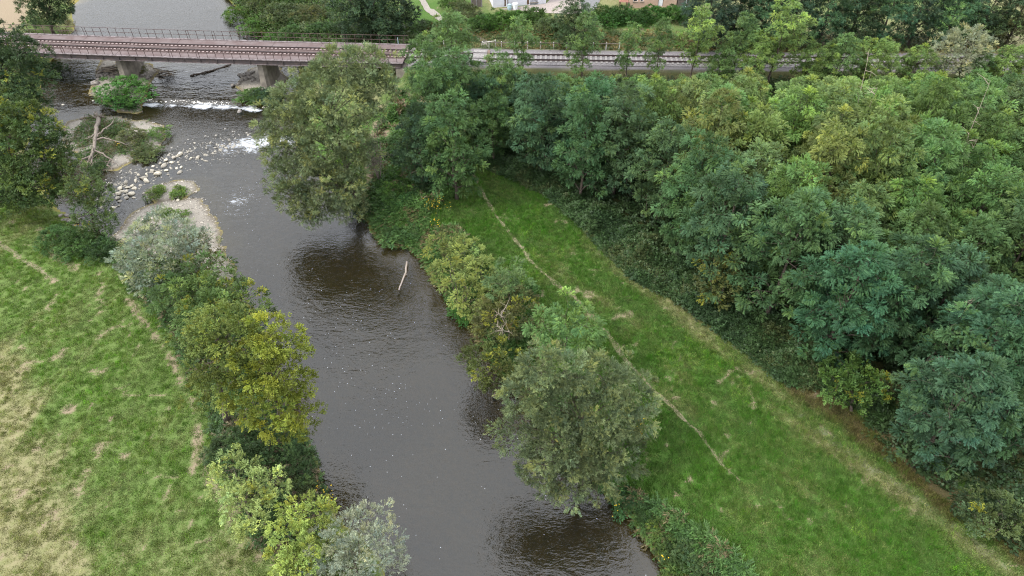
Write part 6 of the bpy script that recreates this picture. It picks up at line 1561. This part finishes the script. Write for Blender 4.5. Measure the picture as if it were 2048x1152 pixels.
def ribbon(name, pts, width, dz, mat, label, rag=.3):
    """a path that follows the terrain"""
    Pd = []
    for (a, b), (c, d) in zip(pts[:-1], pts[1:]):
        m = max(2, int(math.hypot(c - a, d - b) / .5)); Pd += [(a + (c - a) * i / m, b + (d - b) * i / m) for i in range(m)]
    Pd.append(pts[-1]); V = []; Fc = []
    for i, (a, b) in enumerate(Pd):
        e, f = Pd[min(i + 1, len(Pd) - 1)], Pd[max(i - 1, 0)]; t = Vector((e[0] - f[0], e[1] - f[1], 0)).normalized(); nn = Vector((-t.y, t.x, 0))
        for s_ in (-1, -.33, .33, 1):
            w = width * .5 * s_ * (1 + rag * 2.6 * (float(fnoise(a, b, 1.1, 5 + int(s_ > 0))) - .5)); q = (a + nn.x * w, b + nn.y * w); V.append((q[0], q[1], gz(*q) + dz))
    for i in range(len(Pd) - 1):
        for k in range(3): Fc.append((i*4+k, i*4+k+1, (i+1)*4+k+1, (i+1)*4+k))
    me = bpy.data.meshes.new(name); me.from_pydata(V, [], Fc); me.update()
    o = link(name, me, None, mat); tag(o, label, None, None, 'structure'); return o
ribbon('footpath', D['footpath'], .85, .07, M['path'], 'pale trodden footpath leading down to the level crossing')
M['soil'] = plain('soil', (.17, .138, .088), .95, .35, 4, col2=(.085, .09, .04), bump=.3)
ribbon('meadow_track', D['track_bare'], .27, .02, M['soil'], 'thin trodden track of bare soil along the right meadow', 1.8)
ribbon('field_track', D['left_path'], .22, .014, M['soil'], 'faint bare track in the upper left field', 2.2)
def flat_yard(name, pts, z, mat, label):
    n = len(pts); me = bpy.data.meshes.new(name)
    me.from_pydata([(a, b_, z) for a, b_ in pts] + [(a, b_, z - .4) for a, b_ in pts], [], [tuple(range(n)), tuple(range(2 * n - 1, n - 1, -1))] + [(i_, i_ + n, (i_ + 1) % n + n, (i_ + 1) % n) for i_ in range(n)])
    import bmesh
    bm = bmesh.new(); bm.from_mesh(me); bmesh.ops.recalc_face_normals(bm, faces=bm.faces); bm.to_mesh(me); bm.free()
    o = link(name, me, None, mat); tag(o, label, None, None, 'structure')
flat_yard('gravel_drive', D['drive_gravel'], 3.56, M['gravel_drive'], 'gravel forecourt of the white house')
flat_yard('asphalt_drive', D['drive_asphalt'], 3.6, M['asphalt'], 'grey asphalt lane beside the gravel forecourt')

# ------------------------------------------------------------------ fences, post, gate
def post_fence(name, pts, label, h=1.0, rails=(.92,), category='fence'):
    f = empty(name, (pts[0][0], pts[0][1], gz(*pts[0]))); tag(f, label, category); o0 = f.location.copy()
    pm = MB().box(-.06, .06, -.06, .06, -.3, h).mesh('post'); pm.materials.append(M['post_white'])
    P3 = [Vector((a, b, gz(a, b))) - o0 for a, b in pts]
    for q in P3: o = link('post', pm, f); o.location = q
    for z in rails:
        for a, b in zip(P3[:-1], P3[1:]):
            MB().tube([a + Vector((0, -.09, z)), b + Vector((0, -.09, z))], .045, 5).obj('rail', M['old_wood'] if h < 1.05 else M['post_white'], f)
    return f
post_fence('post_fence', D['fence_left'], 'white post and rail fence from the bridge end to the level crossing')
post_fence('post_fence', D['fence_right'], 'pale post fence along the track right of the level crossing')
post_fence('hoop_barrier', D['hoop'], 'small pale hoop barrier on the path behind the crossing', 1.06, (.98,), 'barrier')
x, y = D['signal']; sg = empty('signal_post', (x, y, gz(x, y))); tag(sg, 'thin grey post standing at the right end of the bridge', 'post')
MB().tube([(0, 0, -.3), (0, 0, 2.6)], .05, 6).obj('pole', M['blue_grey'], sg); MB().box(-.12, .12, -.12, .12, -.05, .12).obj('base', M['concrete'], sg)

# ------------------------------------------------------------------ houses beyond the railway
def wall_frame(a, b):
    a, b = Vector((*a, 0)), Vector((*b, 0)); return a, (b - a).length, math.atan2(b.y - a.y, b.x - a.x)
def house(name, label, ab, depth, height, wallmat, openings):
    a, w, rz = wall_frame(*ab); z = gz(a.x + .5, a.y + 1) ; h = empty(name, (a.x, a.y, z), rz); tag(h, label, 'house')
    # front wall pieces around the openings, then sides and back
    mb = MB(); x = 0
    for (x0, x1, z0, z1, *_k) in sorted(openings):
        mb.box(x, x0, 0, .3, -.4, height)
        if z0 > 0: mb.box(x0, x1, 0, .3, -.4, z0)
        mb.box(x0, x1, 0, .3, z1, height); x = x1
    mb.box(x, w, 0, .3, -.4, height)
    mb.obj('front_wall', wallmat, h)
    MB().box(0, .3, .303, depth, -.4, height).obj('side_wall', wallmat, h); MB().box(w - .3, w, .303, depth, -.4, height).obj('side_wall', wallmat, h)
    MB().box(.303, w - .303, depth - .3, depth, -.4, height).obj('back_wall', wallmat, h)
    rf = MB(); e = .45; rise = depth * .32
    rf.add([(-e, -e, height - .05), (w + e, -e, height - .05), (w + e, depth / 2, height + rise), (-e, depth / 2, height + rise), (-e, depth + e, height - .05), (w + e, depth + e, height - .05),
            (-e, -e, height + .1), (w + e, -e, height + .1), (w + e, depth / 2, height + rise + .15), (-e, depth / 2, height + rise + .15), (-e, depth + e, height + .1), (w + e, depth + e, height + .1)],
           [(6,7,8,9), (9,8,11,10), (0,3,2,1), (3,4,5,2), (0,1,7,6), (4,10,11,5), (0,6,9,3), (3,9,10,4), (1,2,8,7), (2,5,11,8)])
    ro = rf.obj('roof', M['roof_tile'], h)
    MB().box(w * .7, w * .7 + .7, depth * .5 - .3, depth * .5 + .3, height + rise - .4, height + rise + 1).obj('chimney', wallmat, ro)
    for sgn in (0, 1):
        xg = 0.15 if sgn == 0 else w - .15
        MB().add([(xg - .14, .31, height), (xg - .14, depth - .01, height), (xg - .14, depth / 2, height + rise - .08), (xg + .14, .31, height), (xg + .14, depth - .01, height), (xg + .14, depth / 2, height + rise - .08)], [(0, 2, 1), (3, 4, 5), (0, 1, 4, 3), (1, 2, 5, 4), (2, 0, 3, 5)]).obj('gable', wallmat, h)
    for (x0, x1, z0, z1, what, mt) in openings:
        o = MB().box(x0 + .003, x1 - .003, .12, .18, z0 + .003, z1 - .003).obj(what, M[mt], h)
        fr = MB(); t = .07
        for bx in ((x0 + .004, x0 + t, z0, z1 - .004), (x1 - t, x1 - .004, z0, z1 - .004), (x0 + t, x1 - t, z1 - t, z1 - .004)): fr.box(bx[0], bx[1], .06, .118, bx[2] + .004, bx[3])
        fr.obj('frame', M['white_paint' if mt != 'white_paint' else 'brown_paint'], o)
        if what == 'window': MB().box(x0 - .08, x1 + .08, -.08, -.003, z0 - .1, z0).obj('sill', M['concrete'], h)
        else: MB().box(x1 - .2, x1 - .14, .06, .117, z0 + .95, z0 + 1.1).obj('handle', M['rail_steel'], o)
    return h, w
wh, w = house('house', 'white rendered house at the top edge beyond the railway', D['white_house'], 8, 5.2, M['render_white'],
              [(1.55, 1.95, 0.02, 2.2, 'door', 'brown_paint'), (4.75, 5.25, .02, 2.2, 'door', 'brown_paint'), (5.3, 6.4, .35, 2.2, 'window', 'white_paint'), (2.6, 3.7, 3.1, 4.4, 'window', 'glass'), (5.3, 6.4, 3.1, 4.4, 'window', 'glass')])
MB().tube([(2.1, -.06, 0), (2.1, -.06, 5.1)], .05, 6).obj('downpipe', M['rust'], wh)
pk, w = house('house', 'pink rendered house at the top edge behind the conifer hedge', D['pink_house'], 7, 5.0, M['render_pink'],
              [(.5, 1.1, .9, 2.1, 'window', 'glass'), (1.5, 1.9, .9, 2.1, 'window', 'glass'), (4.0, 4.75, .15, 2.2, 'door', 'white_paint'), (2.4, 3.4, 3, 4.2, 'window', 'glass')])
a, w, rz = wall_frame(*D['shed']); sh_ = empty('garden_shed', (a.x, a.y, gz(a.x, a.y)), rz); tag(sh_, 'dark brown wooden shed beside the pink house', 'shed')
for k in range(8): MB().box(k * w / 8 + .006, (k + 1) * w / 8 - .006, 0, .06, -.2, 2.3).obj('plank', M['old_wood'], sh_)
MB().box(.01, w - .01, .063, 2.2, -.2, 2.28).obj('wall', M['old_wood'], sh_); MB().box(-.15, w + .15, -.2, 2.4, 2.303, 2.4).obj('roof', M['roof_tile'], sh_)
MB().tube([(w * .7, -.05, 0), (w * .7, -.05, 2.28)], .045, 6).obj('downpipe', M['white_paint'], sh_)
x, y = D['gazebo']; gzb = empty('garden_shelter', (x, y, gz(x, y))); tag(gzb, 'little garden shelter with a pointed red roof near the pink house', 'shelter')
MB().add([(-.65, -.65, 1.0), (.65, -.65, 1.0), (.65, .65, 1.0), (-.65, .65, 1.0), (0, 0, 1.75)], [(0, 1, 4), (1, 2, 4), (2, 3, 4), (3, 0, 4), (3, 2, 1, 0)]).obj('roof', M['roof_tile'], gzb)
for a, b in ((-.5, -.5), (.5, -.5), (.5, .5), (-.5, .5)): MB().box(a - .05, a + .05, b - .05, b + .05, -.1, .997).obj('post', M['brown_paint'], gzb)
x, y = D['chair']; ch = empty('garden_chair', (x, y, gz(x, y)), .3); tag(ch, 'white garden chair left of the pink house', 'chair')
MB().box(-.3, .3, -.3, .3, .42, .48).obj('seat', M['white_paint'], ch); MB().box(-.3, .3, .25, .32, .483, 1.15).obj('backrest', M['white_paint'], ch)
for a in (-.26, .26):
    for b in (-.26, .26): MB().box(a - .035, a + .035, b - .035, b + .035, 0, .417).obj('leg', M['white_paint'], ch)
x, y = D['tub']; tb = empty('water_tub', (x, y, gz(x, y))); tag(tb, 'white tub beside the white house', 'tub')
MB().tube([(0, 0, 0), (0, 0, .75)], [.33, .38], 12).obj('body', M['white_paint'], tb); MB().tube([(0, 0, .752), (0, 0, .8)], .41, 12).obj('rim', M['white_paint'], tb)
x, y = D['barrel']; tb = empty('water_barrel', (x, y, gz(x, y))); tag(tb, 'pale blue barrel beside the white house', 'barrel')
MB().tube([(0, 0, 0), (0, 0, .3), (0, 0, .7)], [.26, .31, .26], 12).obj('body', M['blue_grey'], tb); MB().tube([(0, 0, .702), (0, 0, .74)], .28, 12).obj('lid', M['blue_grey'], tb)
a, w, rz = wall_frame(*D['board_fence']); bf = empty('board_fence', (a.x, a.y, gz(a.x, a.y)), rz); tag(bf, 'dark board fence left of the white house', 'fence')
for k in range(3): MB().box(k * w / 3 - .06, k * w / 3 + .06, -.06, .06, -.2, 1.5).obj('post', M['sleeper'], bf)
for k in range(2):
    for j in range(5): MB().box(k * w / 3 + .065, (k + 1) * w / 3 - .065, -.03, .03, .08 + j * .26, .08 + j * .26 + .24).obj('board', M['old_wood'], bf)

# ------------------------------------------------------------------ bare twiggy shrub, dead branches in the thickets
def twig_shrub(name, label, cat, loc, h, spread, n, r, mat):
    root = empty(name, loc); tag(root, label, cat)
    for k in range(n):
        a = r.uniform(0, 6.28); lean = r.uniform(.1, 1) * spread; p = Vector((0, 0, -.1)); pts = [p]
        hh = h * r.uniform(.6, 1.05)
        for i in range(1, 5):
            t = i / 4; pts.append(Vector((math.cos(a) * lean * t**1.4, math.sin(a) * lean * t**1.4, hh * t)) + Vector(r.normal(0, .13, 3)))
        mb = MB(); mb.tube(pts, [.07, .055, .04, .028, .012], 5)
        for q in range(9):
            i = r.integers(1, 4); s0 = pts[i].lerp(pts[i + 1], r.random()); e = s0 + Vector((r.normal(0, .55), r.normal(0, .55), r.uniform(-.2, .7)))
            m_ = s0.lerp(e, .5) + Vector(r.normal(0, .1, 3)); mb.tube([s0, m_, e], [.025, .018, .008], 4)
            for z in range(2): mb.tube([m_, m_ + Vector(r.normal(0, .3, 3))], [.014, .006], 3)
        mb.obj('stem', mat, root)
    return root
x, y = D['dirt_willow'][3]; r = np.random.default_rng(31)
twig_shrub('bare_shrub', 'bare brown twiggy shrub right of the great willow', 'shrub', (x - .6, y + 1.0, gz(x - .6, y + 1)), 6.2, 1.8, 11, r, M['dead_wood'])
hb = D['heroes'][14]['loc']; twig_shrub('dead_branch', 'pale dead branch sticking out of the olive-brown shrub', 'branch', (hb[0] + .3, hb[1] - .6, hb[2] + 1), 4.1, 1.6, 2, r, M['pale_wood'])

# ------------------------------------------------------------------ yellow flowers
FL = ['yellow flowers beside the meadow tip, large upper patch', 'yellow flowers beside the meadow tip, lower patch', 'single yellow blooms right of the upper patch, left ones', 'single yellow blooms at the meadow edge, right ones',
      'yellow flowers at the right foot of the grey-olive willow', 'yellow flowers above that patch, right of the grey-olive willow', 'few yellow flowers at the water edge under the grey-olive willow', 'few yellow flowers in the lower right bank brambles',
      'yellow flower on the bramble mound at the left pier', 'orange flowers by the dead tree', 'yellow flowers under the bright yellow-green tree', 'yellow flowers at the left water edge, upper patch', 'yellow flowers at the left water edge, lower patch', 'yellow flowers by the flat rocks']
r = np.random.default_rng(55)
for (x, y, n, rad), lab in zip(D['flowers'], FL):
    zg = gz(x, y); root = empty('flower_patch', (x, y, zg)); tag(root, lab, 'flowers', 'yellow flowers of the river banks')
    hm, sm = MB(), MB()
    hgt = 2.3 if 'left pier' in lab else 1.2
    for k in range(n):
        q = Vector((r.normal(0, rad * .5), r.normal(0, rad * .5), hgt * r.uniform(.75, 1.15))); R = r.uniform(.035, .06)
        sm.tube([(q.x * .7, q.y * .7, -.05), q], [.012, .008], 3)
        o = len(hm.v); hm.v.append((q.x, q.y, q.z + .02))
        for j in range(12):
            a = 6.283 * j / 12; rr = R * (1 if j % 2 else .55); hm.v.append((q.x + rr * math.cos(a), q.y + rr * math.sin(a), q.z + .03 * (j % 2)))
        hm.f += [(o, o + 1 + j, o + 1 + (j + 1) % 12) for j in range(12)]
    fo = hm.obj('blossoms', M['petal'], root); fo["kind"] = "stuff"; so = sm.obj('stems', M['stem'], root); so["kind"] = "stuff"

for (x, y), lab in zip(D['snags'], ('bare pale snag poking out of the wood at the right edge', 'bare snag in the upper part of the wood', 'bare snag in the middle of the wood left of the right edge')):
    twig_shrub('dead_snag', lab, 'dead tree', (x, y, gz(x, y)), 13.2, 1.5, 2, r, M['pale_wood'])
